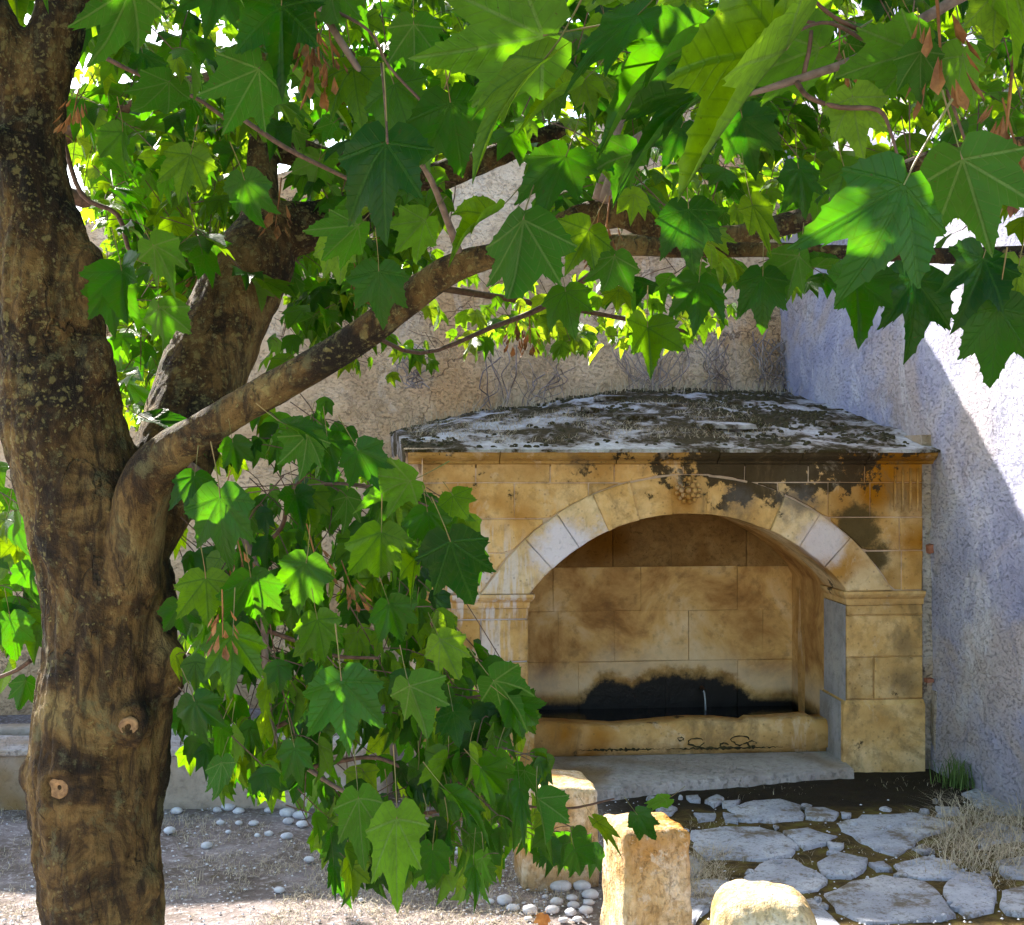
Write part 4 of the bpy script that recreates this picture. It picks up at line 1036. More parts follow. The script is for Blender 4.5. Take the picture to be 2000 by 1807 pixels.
# second fork of the long branch and hand-placed thinner branches
pts, rad = chain(A2_rows, 6); V, F = tube(pts, rad, 14, wob=.05); mesh_obj('branch', V, F, M['bark'], tree, smooth=True)
thin = [
 ([(2080, -110, 13, 1.75), (1920, -30, 12, 1.75), (1800, 38, 11, 1.75), (1670, 115, 9, 1.75), (1535, 162, 8, 1.75), (1440, 190, 4, 1.75)], 'branchbark'),
 ([(1720, 75, 5, 1.75), (1640, 40, 4.5, 1.72), (1590, 0, 4, 1.7), (1550, -60, 4, 1.68)], 'twig'),
 ([(1700, 85, 5, 1.75), (1620, 45, 4, 1.7), (1560, 60, 3, 1.66), (1500, 95, 2.5, 1.62)], 'twig'),
 ([(1590, 45, 4, 1.7), (1500, 35, 3, 1.68), (1370, 85, 2.5, 1.66)], 'twig'),
 ([(1570, 145, 5, 1.75), (1580, 100, 4.5, 1.75), (1585, 60, 4, 1.75)], 'twig'),
 ([(1555, 160, 6, 1.75), (1580, 190, 5, 1.72), (1640, 210, 5, 1.7), (1715, 215, 5, 1.68), (1740, 260, 3, 1.66), (1762, 340, 3, 1.64)], 'twig'),
 ([(1730, 85, 6, 1.72), (1800, 100, 5, 1.7), (1850, 180, 3.5, 1.7), (1890, 290, 3, 1.7)], 'twig'),
 ([(1180, 395, 12, 2.3), (1205, 320, 11, 2.3), (1240, 275, 10, 2.3), (1290, 252, 9, 2.28), (1345, 245, 9, 2.25), (1420, 235, 6, 2.2)], 'branchbark'),
 ([(1165, 390, 9, 2.4), (1200, 270, 9, 2.4), (1250, 130, 9, 2.4), (1290, 10, 9, 2.4), (1310, -80, 8, 2.4)], 'branchbark'),
 ([(580, -60, 9, 2.0), (640, 40, 8, 2.0), (690, 120, 7, 2.0), (760, 230, 6, 2.0), (830, 330, 6, 2.1), (870, 420, 7, 2.2), (898, 500, 9, 2.26)], 'branchbark'),
 ([(640, 15, 4, 2.0), (720, 60, 3, 1.95), (760, 130, 3, 1.9), (830, 205, 3, 1.85)], 'twig'),
 ([(745, 125, 2.5, 1.9), (752, 200, 2.5, 1.8), (757, 280, 2.5, 1.7)], 'twig'),
 ([(330, 880, 8, 2.7), (420, 950, 7, 2.8), (490, 1080, 8, 2.85), (515, 1200, 8, 2.85), (520, 1330, 7, 2.85), (540, 1450, 6, 2.85), (600, 1500, 5, 2.85), (700, 1560, 4, 2.85), (820, 1590, 4, 2.85), (950, 1605, 3, 2.85)], 'branchbark'),
 ([(500, 1080, 5, 2.85), (550, 1030, 4.5, 2.8), (565, 970, 4.5, 2.75), (610, 915, 3, 2.7), (670, 880, 2.5, 2.7)], 'twig'),
 ([(570, 968, 4, 2.75), (640, 946, 3.5, 2.7), (720, 950, 3, 2.65), (800, 975, 3, 2.6), (850, 995, 2.5, 2.55)], 'twig'),
 ([(520, 1230, 5, 2.85), (600, 1260, 4, 2.8), (660, 1282, 4, 2.75), (740, 1285, 3, 2.7)], 'twig'),
 ([(540, 1420, 5, 2.85), (640, 1375, 4, 2.85), (760, 1350, 4, 2.85), (880, 1365, 3, 2.85), (960, 1355, 2.5, 2.8)], 'twig'),
 ([(600, 1500, 5, 2.85), (740, 1480, 4, 2.8), (860, 1540, 3.5, 2.75), (950, 1490, 2.5, 2.7), (990, 1460, 2, 2.7)], 'twig'),
 ([(820, 1590, 4, 2.85), (960, 1570, 3, 2.8), (1100, 1580, 2.5, 2.7), (1200, 1560, 2, 2.65)], 'twig'),
 ([(700, 640, 5, 3.4), (820, 690, 4, 3.9), (960, 640, 5, 4.2), (1060, 600, 6, 4.4), (1150, 540, 7, 4.4), (1230, 470, 9, 4.2)], 'twig'),
 ([(120, 260, 5, 3.2), (160, 380, 5, 3.2), (230, 420, 5, 3.2), (260, 500, 4, 3.2), (340, 520, 3, 3.2)], 'twig'),
 ([(200, 110, 5, 2.5), (280, 150, 4, 2.5), (380, 190, 4, 2.5), (450, 240, 4, 2.5)], 'twig'),
 ([(470, 230, 5, 2.4), (560, 290, 5, 2.35), (660, 340, 4, 2.3), (720, 370, 3, 2.3)], 'twig'),
 ([(1280, 130, 6, 2.6), (1350, 180, 6, 2.6), (1430, 260, 4, 2.6)], 'twig'),
 ([(60, 1290, 5, 3.0), (30, 1310, 4, 3.0), (-20, 1330, 4, 3.0)], 'twig'),
 ([(1700, 500, 8, 2.2), (1690, 430, 5, 2.2), (1720, 380, 4, 2.15)], 'twig'),
]
for rws, mt in thin:
    pts, rad = chain(rws, 4); V, F = tube(pts, rad, 7, wob=.06); mesh_obj('branch', V, F, M[mt], tree, smooth=True)

# ------------------------------------------------------------------ leaves
PROF = [(0, 1.0), (6, .86), (12, .745), (18, .655), (23, .61), (28, .665), (34, .785), (39, .88), (44, .775), (52, .665), (60, .58), (66, .565), (73, .615), (79, .64), (88, .53), (102, .44), (125, .36), (152, .27), (172, .13)]
def leaf_geo(hi, seed):
    rs = random.Random(seed); ang = []; rad = []
    pr = PROF if hi else [PROF[i] for i in (0, 2, 4, 7, 11, 13, 15, 17)]
    side = []
    for i, (a, r) in enumerate(pr):
        side.append((a, r))
        if hi and 0 < i < len(pr) - 4 and i not in (3, 4, 10, 11):
            b, rb = pr[i + 1]; side.append((a + (b - a) * .35, r + (rb - r) * .35 + .040)); side.append((a + (b - a) * .45, r + (rb - r) * .45 - .012))
    warp = [rs.uniform(.88, 1.1) for _ in range(3)]
    out = []
    for sg in (1, -1):
        wv = [rs.uniform(.9, 1.08) for _ in range(3)]
        L = []
        for a, r in side:
            k = wv[0] if a < 24 else wv[1] if a < 64 else wv[2]
            if a == 0: k = 1
            L.append((sg * math.radians(a), r * k))
        out.append(L)
    loop = out[0] + out[1][1:][::-1]          # around: 0 -> +172 | -172 -> 0
    fold = rs.uniform(-.1, .2) if seed % 3 else rs.uniform(.4, .75); dr = rs.uniform(.05, .55); sd = rs.uniform(-.15, .45); crease = rs.uniform(.03, .11); tw = rs.uniform(-.5, .5)
    tipcurl = rs.uniform(-.3, .9)
    def zz(x, y, a, r):
        d = min(abs(abs(a) - q) for q in (0, .70, 1.40)); d = min(d, .35)
        return (fold * abs(x) - dr * y * y * (1 if y < 0 else .3) - sd * x * x + crease * r * math.sin(d / .35 * math.pi / 2) * 1.0 + tw * x * y - tipcurl * max(0, r - .6)**2
                + (.035 * math.sin(a * 9 + seed) * r * r + .03 * math.sin(x * 7 + seed * 2) * r if hi else 0))
    V = [(0, 0, 0)]; fr = (.33, .68, 1.0) if hi else (1.0,)
    for f in fr:
        for a, r in loop:
            rr = r * f if f < 1 else r
            if f < 1 and hi: rr = f * (r * .55 + .45 * min(r, .62)) if f < .5 else f * r
            x = math.sin(a) * rr; y = -math.cos(a) * rr; V.append((x, y, zz(x, y, a, rr)))
    n = len(loop); F = []
    for k in range(n): F.append([0, 1 + (k + 1) % n, 1 + k])
    F.append([0, 1, n]) if False else None
    for q in range(len(fr) - 1):
        o = 1 + q * n
        for k in range(n): F.append([o + k, o + (k + 1) % n, o + n + (k + 1) % n, o + n + k])
    F = [f for f in F if f]
    fm = [0] * len(F); uv = [(v[0] * .5 + .5, v[1] * .5 + .6) for v in V]
    # make faces look up (+z)
    F = [f if np.cross(np.subtract(V[f[1]], V[f[0]]), np.subtract(V[f[2]], V[f[0]]))[2] > 0 else f[::-1] for f in F]
    if hi:
        PL = .75; pts = [Vector((0, 0, 0)), Vector((0, .2, .05)), Vector((0, .45, .16)), Vector((0, .72, .30))]
        tv, tf = tube(pts, [.011, .010, .010, .014], 4, cap=False); n0 = len(V)
        V += [tuple(v) for v in tv]; F += [[i + n0 for i in f] for f in tf]; fm += [1] * len(tf); uv += [(.5, .6)] * len(tv)
    return V, F, fm, uv
HI = []
for i in range(18):
    V, F, fm, uv = leaf_geo(True, i + 1)
    o = mesh_obj('leaf', V, F, mats=[M['leaf'], M['petiole']], fm=fm, uv=uv, smooth=True); HI.append(o.data); bpy.data.objects.remove(o)
LO = [leaf_geo(False, 50 + i) for i in range(16)]
LOA = [(np.array(a[0]), a[1], np.array(a[3])) for a in LO]

def orient(Tv, Nv):                         # Tv: towards the tip, Nv: upper face
    y = -Vector(Tv).normalized(); z = Vector(Nv) - y * Vector(Nv).dot(y)
    if z.length < 1e-3: z = Vector((0, 0, 1)).cross(y)
    z.normalize(); x = y.cross(z); return Matrix((x, y, z)).transposed()
class Leaves:
    def __init__(s): s.L = []
    def add(s, p, L, R, prio=0, tint=None):
        sx = CX + FPX * p.x / p.y; sy = CY - FPX * (p.z - EYE) / p.y; px = L / p.y * FPX
        k = (p.z - .35) / SUN_TO.z; hx = p.x - SUN_TO.x * k; hy = p.y - SUN_TO.y * k
        if .12 < hx < 1.15 and 3.05 < hy < 4.45 and p.y > 3.8: return
        vis = -60 < sx < 2060 and -90 < sy < 1870
        s.L.append((px * (1 if vis else .001) + prio, p, L, R, random.random() if tint is None else tint))
    def build(s, root, limit=300, lib=None, mat='leaf'):
        s.L.sort(key=lambda a: -a[0]); r0 = world_loc(root)
        for pr, p, L, R, t in s.L[:limit]:
            o = bpy.data.objects.new('leaf', random.choice(lib or HI)); C.objects.link(o); o.parent = root
            Mx = R.to_4x4() @ Matrix.Diagonal((L, L, L, 1)); Mx.translation = p - r0; o.matrix_basis = Mx
        VV = []; FF = []; UU = []; TT = []; n0 = 0
        for pr, p, L, R, t in s.L[limit:]:
            v, f, uv = random.choice(LOA); q = (v * L) @ np.array(R).T + np.array(p)
            VV.append(q); FF += [[i + n0 for i in g_] for g_ in f]; UU.append(uv); TT.append(np.full(len(v), t)); n0 += len(v)
        if VV:
            o = mesh_obj('foliage', np.vstack(VV), FF, M[mat], root, uv=np.vstack(UU), attrs={'tint': np.concatenate(TT)}, kind='stuff', smooth=True)
main = Leaves(); far = Leaves()
def rv(a=1.0): return Vector((random.uniform(-a, a), random.uniform(-a, a), random.uniform(-a, a)))
# hand-placed leaves: stalk end px, tip px, distance, facing ('u' upper face to us, 'l' lower face, 's' side-on glossy)
HL = [
 (28,-50,34,62,3.1,'u'),(58,-30,62,48,3.2,'l'),(5,-20,2,40,3.1,'u'),(168,20,150,110,3.0,'u'),
 (755,278,735,455,1.75,'u'),(478,352,500,458,2.1,'u'),(372,302,345,395,2.2,'u'),(240,258,228,348,2.3,'u'),(550,12,548,165,1.9,'u'),
 (255,-25,205,135,1.9,'l'),(430,-45,398,85,2.0,'u'),(505,135,430,268,1.9,'l'),(690,132,700,225,2.0,'u'),(808,48,812,160,1.9,'l'),(770,165,800,275,1.9,'u'),
 (880,200,915,350,1.85,'u'),(850,215,760,330,2.0,'u'),(1062,118,880,262,1.6,'s'),(1245,30,1090,135,1.65,'s'),(1368,92,1150,165,1.7,'s'),(1400,180,1190,265,1.8,'s'),(1535,98,1312,345,1.5,'s'),
 (1792,100,1620,150,1.7,'l'),(1800,100,1790,210,1.65,'l'),(1665,190,1680,312,1.7,'l'),(1600,95,1420,160,1.75,'l'),(1765,362,1700,560,1.45,'u'),(1880,312,1940,500,1.5,'l'),(1060,70,820,120,1.75,'l'),
 (1345,408,1352,522,1.9,'u'),(1470,402,1508,505,1.95,'s'),(1365,552,1365,645,2.1,'u'),(1490,540,1488,642,2.1,'u'),(1672,548,1682,672,1.95,'u'),(1785,545,1798,672,1.95,'u'),
 (1265,640,1276,735,2.1,'u'),(1105,570,1115,645,2.2,'u'),(1950,602,1940,762,1.8,'u'),(1920,505,1900,610,1.8,'u'),(1990,520,1975,640,1.8,'u'),(1105,306,1050,415,1.9,'u'),(1022,430,1000,600,1.85,'l'),
 (740,530,740,640,2.2,'u'),(238,530,240,625,2.4,'u'),(430,972,432,1115,2.3,'u'),(402,1130,408,1235,2.3,'u'),(490,1128,505,1235,2.3,'u'),(455,1242,450,1358,2.25,'u'),
 (667,1330,682,1480,2.1,'u'),(598,1100,570,1208,2.3,'u'),(745,1040,742,1158,2.2,'u'),(880,1058,925,1195,2.15,'u'),(835,1000,845,1080,2.2,'u'),(812,1090,798,1165,2.2,'s'),
 (885,968,920,1022,2.3,'u'),(800,940,705,965,2.3,'l'),(700,880,742,960,2.3,'u'),(845,1660,846,1752,2.3,'u'),(700,1560,708,1682,2.3,'l'),(775,1600,768,1765,2.2,'l'),
 (652,1690,655,1765,2.4,'s'),(925,1690,935,1775,2.3,'s'),(1122,1658,1150,1725,2.4,'u'),(1015,1540,1030,1650,2.4,'s'),(432,1490,430,1572,2.4,'l'),(1000,1372,1066,1425,2.5,'u'),(965,1330,1045,1400,2.5,'l'),
 (885,1390,895,1455,2.5,'u'),(1245,1592,1285,1645,2.5,'u'),(1165,1605,1215,1655,2.5,'s'),(1300,1562,1245,1578,2.55,'l'),(380,930,368,995,2.4,'u'),(455,865,470,930,2.4,'u'),(560,830,640,845,2.3,'s'),
 (600,850,590,940,2.3,'l'),(640,860,650,930,2.4,'u'),(575,1460,590,1540,2.3,'u'),(880,1550,960,1600,2.3,'s'),(940,1500,1000,1560,2.4,'u'),(1050,1560,1075,1650,2.4,'l'),(800,1340,840,1440,2.3,'l'),(860,1250,900,1330,2.4,'l'),
 (760,1180,790,1260,2.3,'u'),(620,1210,640,1300,2.3,'u'),(380,1370,400,1460,2.4,'u'),(350,1180,362,1250,2.4,'u'),(1330,250,1290,330,2.0,'u'),(1450,230,1480,340,2.0,'u'),(1560,330,1590,420,2.0,'u'),(1240,300,1180,380,2.1,'l'),
 (1150,450,1100,540,2.0,'u'),(1200,500,1180,590,2.0,'l'),(1560,500,1530,590,2.1,'l'),(1650,330,1700,430,1.9,'u'),(1880,110,1860,250,1.7,'l'),(1950,-20,1930,110,1.6,'l'),(1350,-10,1290,60,1.9,'l'),(1110,180,1010,215,1.9,'s'),
 (950,-20,1000,70,2.0,'l'),(1180,-30,1205,30,2.0,'l'),(640,-40,660,60,2.0,'l'),(700,440,620,510,2.1,'l'),(830,430,760,500,2.1,'l'),(960,420,870,455,2.1,'s'),(600,170,690,240,2.1,'s'),(330,160,260,240,2.3,'l'),(650,470,680,560,2.4,'l'),
 (310,600,330,690,2.5,'l'),(300,480,360,560,2.5,'l'),(215,560,225,650,2.5,'u'),(30,1020,40,1100,3.0,'u'),(60,1110,45,1180,3.0,'u'),(20,1210,30,1290,3.0,'u'),(50,1330,35,1390,3.0,'l'),(290,820,400,840,2.75,'s'),
]
for bx, by, tx, ty, Y, k in HL:
    wd_ = (random.uniform(.82, 1.0) if by < 1450 else random.uniform(.6, .8)) * (.42 if k == 's' else .95)
    a = P(bx, by, Y); depth = random.uniform(-.06, .05); b = P(tx, ty, Y + (-.07 if k == 's' else depth)); d = b - a; L = d.length
    if k == 'u': Nv = Vector((random.uniform(-.35, .35), -1, random.uniform(.1, .7)))
    elif k == 'l': Nv = Vector((random.uniform(-.4, .4), 1, random.uniform(.3, .9)))
    else: Nv = Vector((random.uniform(-.2, .5), -.55, 1.0))
    main.add(a, L, orient(d, Nv) @ Matrix.Diagonal((wd_, 1, 1)), prio=1000)

def spray(store, c, direc, nn, L, ws=(.78, 1.02), spread=.5, up=.6, cam_face=.5, twigs=None, droop=.9, filt=None):
    """opposite leaf pairs along a short twig"""
    direc = Vector(direc).normalized(); ln = L * (1.0 + .75 * nn); pts = []
    sag = random.uniform(.1, .5)
    for k in range(nn + 1): f = k / nn; pts.append(c + direc * ln * f + Vector((0, 0, -sag * ln * f * f)))
    perp = direc.cross(Vector((0, 0, 1)));
    if perp.length < .1: perp = Vector((1, 0, 0))
    perp.normalize(); ok = 0; last = 0
    for k in range(1, nn + 1):
        p = pts[k]
        sides = [(perp, 1), (perp, -1)] + ([(direc, 1)] if k == nn else [])
        for ax, sg in sides:
            if random.random() < .1: continue
            o = (ax * sg + direc * .4 + rv(.35)).normalized(); l = L * random.uniform(.6, 1.15)
            b = p + o * l * .55 + Vector((0, 0, -l * .2))
            Tv = o * spread + Vector((0, 0, -droop)) + rv(.35)
            Nv = Vector((0, 0, up)) + o * .6 + Vector((0, -1, 0)) * cam_face * random.uniform(-.6, 1.0) + rv(.5)
            sx = CX + FPX * b.x / b.y; sy = CY - FPX * (b.z - EYE) / b.y
            e = b + Tv.normalized() * l; ex = CX + FPX * e.x / e.y; ey = CY - FPX * (e.z - EYE) / e.y
            if filt and not (filt(sx, sy) and filt(ex, ey)): continue
            store.add(b, l, orient(Tv, Nv) @ Matrix.Diagonal((random.uniform(*ws), 1, 1))); ok += 1; last = k
            if twigs is not None and random.random() < .8: twigs.append(([p, p.lerp(b, .35) + Vector((0, 0, l * .05)), p.lerp(b, .7) + Vector((0, 0, l * .06)), b], .0009))
    if twigs is not None and ok > 1: twigs.append(([Vector(q) for q in spline([tuple(q + (rv(.012) if 0 < k < nn else Vector())) for k, q in enumerate(pts[:max(2, last + 1)])], 3)], .0016))
def fill(store, poly, n, Yr, Lr, twigs, dirf, holes=(), **kw):
    xs = [p[0] for p in poly]; ys = [p[1] for p in poly]; c = 0; tries = 0
    filt = lambda x, y: inpoly(x, y, poly) and not any((x - hx)**2 / rx**2 + (y - hy)**2 / ry**2 < 1 for hx, hy, rx, ry in holes)
    while c < n and tries < n * 20:
        tries += 1; x = random.uniform(min(xs), max(xs)); y = random.uniform(min(ys), max(ys))
        if not filt(x, y): continue
        Y = random.uniform(*Yr); L = random.uniform(*Lr); p = P(x, y, Y)
        spray(store, p, dirf(), random.choice((2, 2, 3)), L, twigs=twigs, filt=filt, **kw); c += 1
tw_main = []; tw_far = []
rd_ = lambda: Vector((random.uniform(-.4, 1), random.uniform(-.6, .4), random.uniform(-.7, .3)))
lower = [(335,930),(420,900),(470,810),(560,775),(640,820),(700,850),(780,895),(850,960),(925,990),(950,1190),(880,1210),(960,1290),(1070,1395),(1085,1470),(1080,1560),(1170,1640),(1165,1735),(1080,1720),(980,1660),(960,1780),(890,1770),(640,1770),(625,1640),(560,1600),(470,1590),(330,1560),(345,1300),(330,1100)]
gap = [(680, 940, 48, 30), (560, 1620, 50, 30), (690, 1500, 14, 40), (500, 1370, 30, 20), (960, 1470, 30, 25), (350,1590,40,20)]
skyh0 = [(330,190,22,16),(270,230,16,12),(470,60,12,8),(225,170,10,10)]
limbh = [(670,430,70,42),(400,720,90,95),(455,610,80,90),(500,520,70,70),(600,450,70,36),(360,820,60,70)]
fill(main, lower, 120, (2.6, 3.3), (.062, .092), tw_main, rd_, gap, up=.4, cam_face=.8, droop=1.4, spread=.4, ws=(.55, .95))
fill(main, lower, 80, (3.0, 3.7), (.07, .10), tw_main, rd_, gap, up=.4, cam_face=.8, droop=1.4, spread=.4, ws=(.55, .95))
top_near = [(130,-150),(2100,-150),(2100,620),(1870,600),(1850,540),(1500,560),(1300,530),(1210,500),(1050,470),(1030,300),(900,330),(880,420),(640,500),(560,240),(420,300),(330,420),(200,240),(140,200)]
hole2 = [(975, 385, 80, 85), (690, 210, 25, 15), (1160, 370, 8, 20), (1880, 470, 30, 20), (1960, 445, 40, 22), (1880,580,45,30), (1690,90,0.1,.1)]
fill(main, top_near, 50, (2.1, 2.9), (.065, .10), tw_main, rd_, hole2 + limbh, up=1.0, cam_face=.15, droop=.45, spread=.8)
top_mid = [(130,-200),(2100,-200),(2100,460),(1500,480),(1050,460),(1040,330),(880,330),(880,440),(640,560),(440,700),(300,850),(225,840),(200,600),(140,200)]
fill(main, top_mid, 320, (2.9, 4.2), (.07, .10), tw_main, rd_, hole2, up=1.0, cam_face=.2, droop=.5, spread=.8)
right_edge = [(1850,500),(2100,480),(2100,700),(1960,700),(1900,600)]
top_left = [(90,-150),(480,-150),(480,260),(330,330),(200,330),(125,250),(130,100)]
fill(main, top_left, 34, (2.9, 3.9), (.085, .115), tw_main, rd_, skyh0, up=1.0, cam_face=.3, droop=.5, spread=.8)
mid_ = [(560,470),(700,440),(820,450),(860,520),(800,570),(700,640),(600,700),(520,760),(520,640),(560,560)]
fill(main, mid_, 60, (3.4, 4.3), (.07, .10), tw_main, rd_, [(775,600,20,30)], up=.9, cam_face=.4, droop=.6, spread=.7)
low_r = [(860,1380),(1000,1400),(1060,1480),(1080,1560),(1170,1640),(1165,1735),(1080,1720),(980,1660),(960,1780),(780,1770),(640,1770),(620,1620),(760,1560)]
fill(main, low_r, 46, (2.5, 3.0), (.07, .10), tw_main, rd_, [], up=.3, cam_face=.8, droop=1.4, spread=.3, ws=(.5, .9))
fill(main, [(1080,490),(1560,500),(1640,560),(1500,610),(1200,610),(1080,560)], 26, (2.8, 3.7), (.065, .095), tw_main, rd_, [], up=.9, cam_face=.5, droop=.7, spread=.6)
fill(main, [(520,620),(600,520),(720,480),(760,560),(680,640),(600,700),(500,770),(490,740)], 22, (3.3, 4.2), (.07, .095), tw_main, rd_, [], up=.9, cam_face=.5, droop=.7, spread=.6)
fill(main, [(760,250),(1060,230),(1060,330),(1000,340),(900,330),(880,400),(800,420)], 12, (3.0, 3.8), (.065, .09), tw_main, rd_, [], up=.9, cam_face=.5, droop=.7)
fill(main, [(1050,330),(1250,330),(1250,440),(1060,470),(1010,440)], 10, (3.0, 3.8), (.065, .09), tw_main, rd_, [], up=.9, cam_face=.5, droop=.7)
fill(main, [(335,1150),(480,1180),(580,1300),(610,1560),(480,1590),(330,1550)], 34, (2.8, 3.4), (.07, .10), tw_main, rd_, [], up=.4, cam_face=.8, droop=1.4, spread=.4, ws=(.55, .95))
fill(main, [(560,740),(680,800),(820,900),(930,990),(880,1080),(600,1000),(420,900),(480,800)], 22, (2.8, 3.4), (.065, .095), tw_main, rd_, [(690,930,34,20)], up=.5, cam_face=.8, droop=1.0, ws=(.65, 1))
fill(main, [(210,230),(480,200),(470,420),(420,560),(330,800),(230,820),(200,560),(150,380)], 40, (3.2, 4.2), (.07, .10), tw_main, rd_, skyh0, up=.9, cam_face=.4, droop=.6, spread=.7)
fill(main, [(-60,-150),(120,-150),(110,90),(60,150),(-60,60)], 24, (3.0, 3.8), (.08, .11), tw_main, rd_, [], up=1.0, cam_face=.3, droop=.5)
fill(main, right_edge, 5, (1.8, 2.2), (.09, .11), tw_main, rd_, [], up=.6, cam_face=.8)
left_of_trunk = [(-80,880),(20,900),(60,1000),(90,1200),(60,1340),(60,1400),(-80,1400)]
fill(main, left_of_trunk, 34, (2.9, 3.6), (.09, .11), tw_main, rd_, [], up=.6, cam_face=.6)
# crown above the frame, which shades the lower leaves and the trunk
for i in range(600):
    Y = random.uniform(1.2, 4.6); X = random.uniform(-3.2, 2.2); z = EYE + .43 * Y + random.uniform(.05, 1.3)
    spray(main, Vector((X, Y, z)), rv(1), 3, random.uniform(.10, .14), filt=lambda sx, sy: not (-60 < sx < 2060 and sy > -25), up=1.0, cam_face=0, droop=.4, spread=.9)
# second maple behind: bright leaves in the sun beyond the trunk
b_left = [(120,150),(560,150),(560,250),(470,480),(300,860),(225,850),(200,600),(130,300)]
skyh = [(330,190,26,20),(270,230,26,20),(470,60,20,14),(560,150,10,10),(225,170,14,16),(330, 330, 28, 16), (640,90,9,9)]
fill(far, b_left, 430, (4.0, 6.2), (.07, .105), tw_far, rd_, skyh, up=1.0, cam_face=.25, droop=.5, spread=.9)
b_top = [(130,-250),(2100,-250),(2100,420),(1500,470),(1080,440),(1060,290),(900,320),(880,440),(600,560),(560,240),(130,200)]
fill(far, b_top, 560, (4.4, 6.0), (.07, .11), tw_far, rd_, hole2 + skyh + [(1130,40,30,16),(1490,40,22,14),(800,8,16,8),(1960,40,16,8)], up=1.0, cam_face=.2, droop=.5, spread=.9)
b_mid = [(500,480),(880,470),(940,540),(1250,520),(1480,560),(1400,660),(1320,690),(1180,690),(1090,710),(1000,680),(930,720),(850,740),(720,760),(670,740),(640,700),(560,760),(500,760)]
fill(far, b_mid, 170, (4.6, 6.2), (.065, .095), tw_far, rd_, [(640, 790, 60, 40), (770, 620, 26, 40), (1000,700,30,20)], up=.9, cam_face=.3, droop=.8, spread=.6)
main.build(tree)
tree2 = empty('maple_tree', Vector((-3.2, 5.2, 0)), 'bright sunlit maple foliage beyond the left trunk and under the wall', 'tree')
pts = [(-3.2, 5.2, 0), (-3.15, 5.25, 1.0), (-3.0, 5.2, 2.0), (-2.6, 5.15, 3.0), (-2.2, 5.1, 4.0), (-2.1, 5.1, 5.0)]
A = spline([(*p, r) for p, r in zip(pts, (.14, .12, .11, .09, .06, .03))], 5); V, F = tube([a[:3] for a in A], [a[3] for a in A], 14, wob=.05); mesh_obj('trunk', V, F, M['bark'], tree2, smooth=True)
for q in ([(-3.0, 5.2, 2.0, .07), (-2.2, 5.1, 2.9, .05), (-1.2, 5.0, 3.3, .035), (0, 5.0, 3.4, .025), (1.2, 5.0, 3.3, .015)],
          [(-2.2, 5.1, 2.9, .04), (-1.5, 5.3, 2.7, .03), (-.6, 5.4, 2.5, .02), (.3, 5.4, 2.35, .012), (.8, 5.4, 2.25, .008)],
          [(-2.6, 5.15, 3.0, .05), (-2.2, 5.3, 3.8, .03), (-1.0, 5.4, 4.2, .02), (.6, 5.4, 4.3, .012)],
          [(-3.0, 5.2, 2.2, .04), (-2.3, 5.4, 2.4, .02), (-1.7, 5.5, 2.3, .012)]):
    A = spline(q, 5); V, F = tube([a[:3] for a in A], [a[3] for a in A], 8); mesh_obj('branch', V, F, M['twig'], tree2, smooth=True)
HI2 = []
for me_ in HI: q = me_.copy(); q.materials[0] = M['litleaf']; HI2.append(q)
far.build(tree2, lib=HI2, mat='litleaf')
for lst, root in ((tw_main, tree), (tw_far, tree2)):
    mb = MB()
    for pts, r in lst: V, F = tube(pts, [r] * len(pts), 3, cap=False); mb.add(V, F)
    mb.obj('twigs', M['twig'], root, kind='stuff')
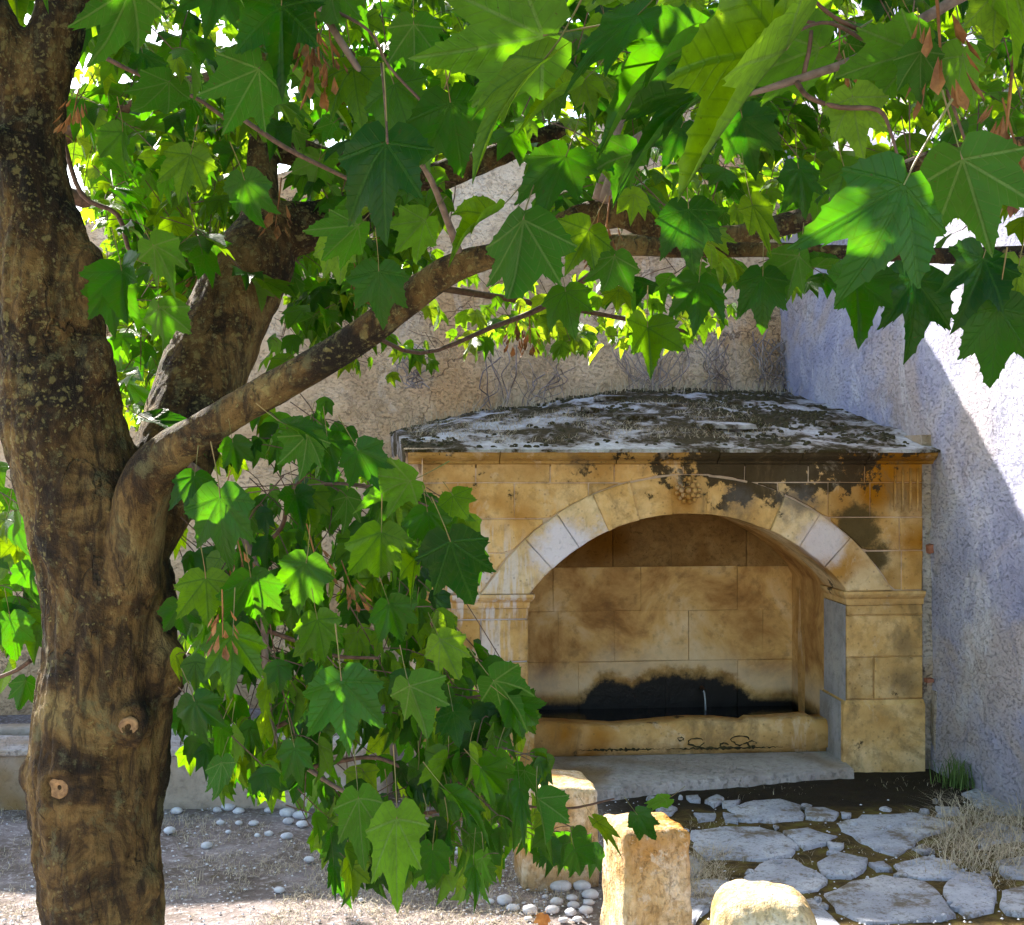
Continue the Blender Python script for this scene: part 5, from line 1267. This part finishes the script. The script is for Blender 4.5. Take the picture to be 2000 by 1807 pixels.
# dry seed clusters
mb = MB()
for i in range(16):
    a = random.uniform(0, math.tau); o = Vector((.02 * math.cos(a), .02 * math.sin(a), -random.uniform(.0, .07))); L = random.uniform(.025, .042)
    d = Vector((.5 * math.cos(a), .5 * math.sin(a), -1)).normalized(); s = d.cross(Vector((math.cos(a), math.sin(a), .3))).normalized() * L * .2; nn = d.cross(s).normalized() * L * .05
    mb.add([o, o + d * L * .3 + s * .5, o + d * L * .75 + s, o + d * L, o + d * L * .7 - s * .8, o + d * L * .3 - s * .3, o + d * L * .5 + nn * 2],
           [[0, 1, 6], [1, 2, 6], [2, 3, 6], [3, 4, 6], [4, 5, 6], [5, 0, 6]])
V, F = tube([(0, 0, .05), (0, 0, 0), (.004, 0, -.06)], [.0015, .002, .001], 4); mb.add(V, F)
sc = mb.obj('seed_cluster', M['samara']); sdat = sc.data; bpy.data.objects.remove(sc)
for px, py, Y, s in ((620, 75, 2.0, 1.2), (600, 40, 2.0, 1), (1832, 20, 1.65, 1.5), (1972, 190, 1.7, 1.3), (1976, 260, 1.7, 1.2), (650, 110, 2.0, .9), (150, 190, 2.5, .9), (1185, 435, 2.2, 1), (1165, 445, 2.2, .8), (1010, 630, 4.4, 1.3), (1035, 640, 4.4, 1.2), (610, 1065, 2.5, 1), (435, 1195, 2.2, .9), (470, 1080, 2.4, 1), (680, 1130, 2.4, .8), (440, 960, 2.4, .9), (1640, 80, 1.9, .8), (545, 390, 3.0, 1.2), (700, 540, 3.2, 1), (385, 540, 3.2, .9)):
    o = bpy.data.objects.new('seed_cluster', sdat); C.objects.link(o); o.parent = tree
    o.location = P(px, py, Y) - world_loc(tree); o.scale = (s, s, s); o.rotation_euler = (random.uniform(-.4, .4), random.uniform(-.4, .4), random.uniform(0, 6))
# one fallen leaf on the pebbles
V, F, fm, uv = leaf_geo(True, 77); c = G(1062, 1790, .05)
Rm = orient(Vector((-.3, -.4, -.75)), Vector((.3, -.7, .6)))
mt_, nt_ = newmat('withered_leaf'); n_ = noi(nt_, pos(nt_), 30); finish(nt_, ramp(nt_, n_, [(.3, (.30, .10, .02)), (.7, (.62, .30, .09))]), .8)
V = [c + Rm @ (Vector(v) * .05) for v in V]
tag(mesh_obj('fallen_leaf', V, F, mats=[mt_, mt_], fm=fm, smooth=True, base=c), 'withered orange leaf lying on the white cobbles', 'leaf')
print('tris', sum(sum(len(p.vertices) - 2 for p in o.data.polygons) for o in []) , 'objs', len(bpy.data.objects), 'main', len(main.L), 'far', len(far.L))
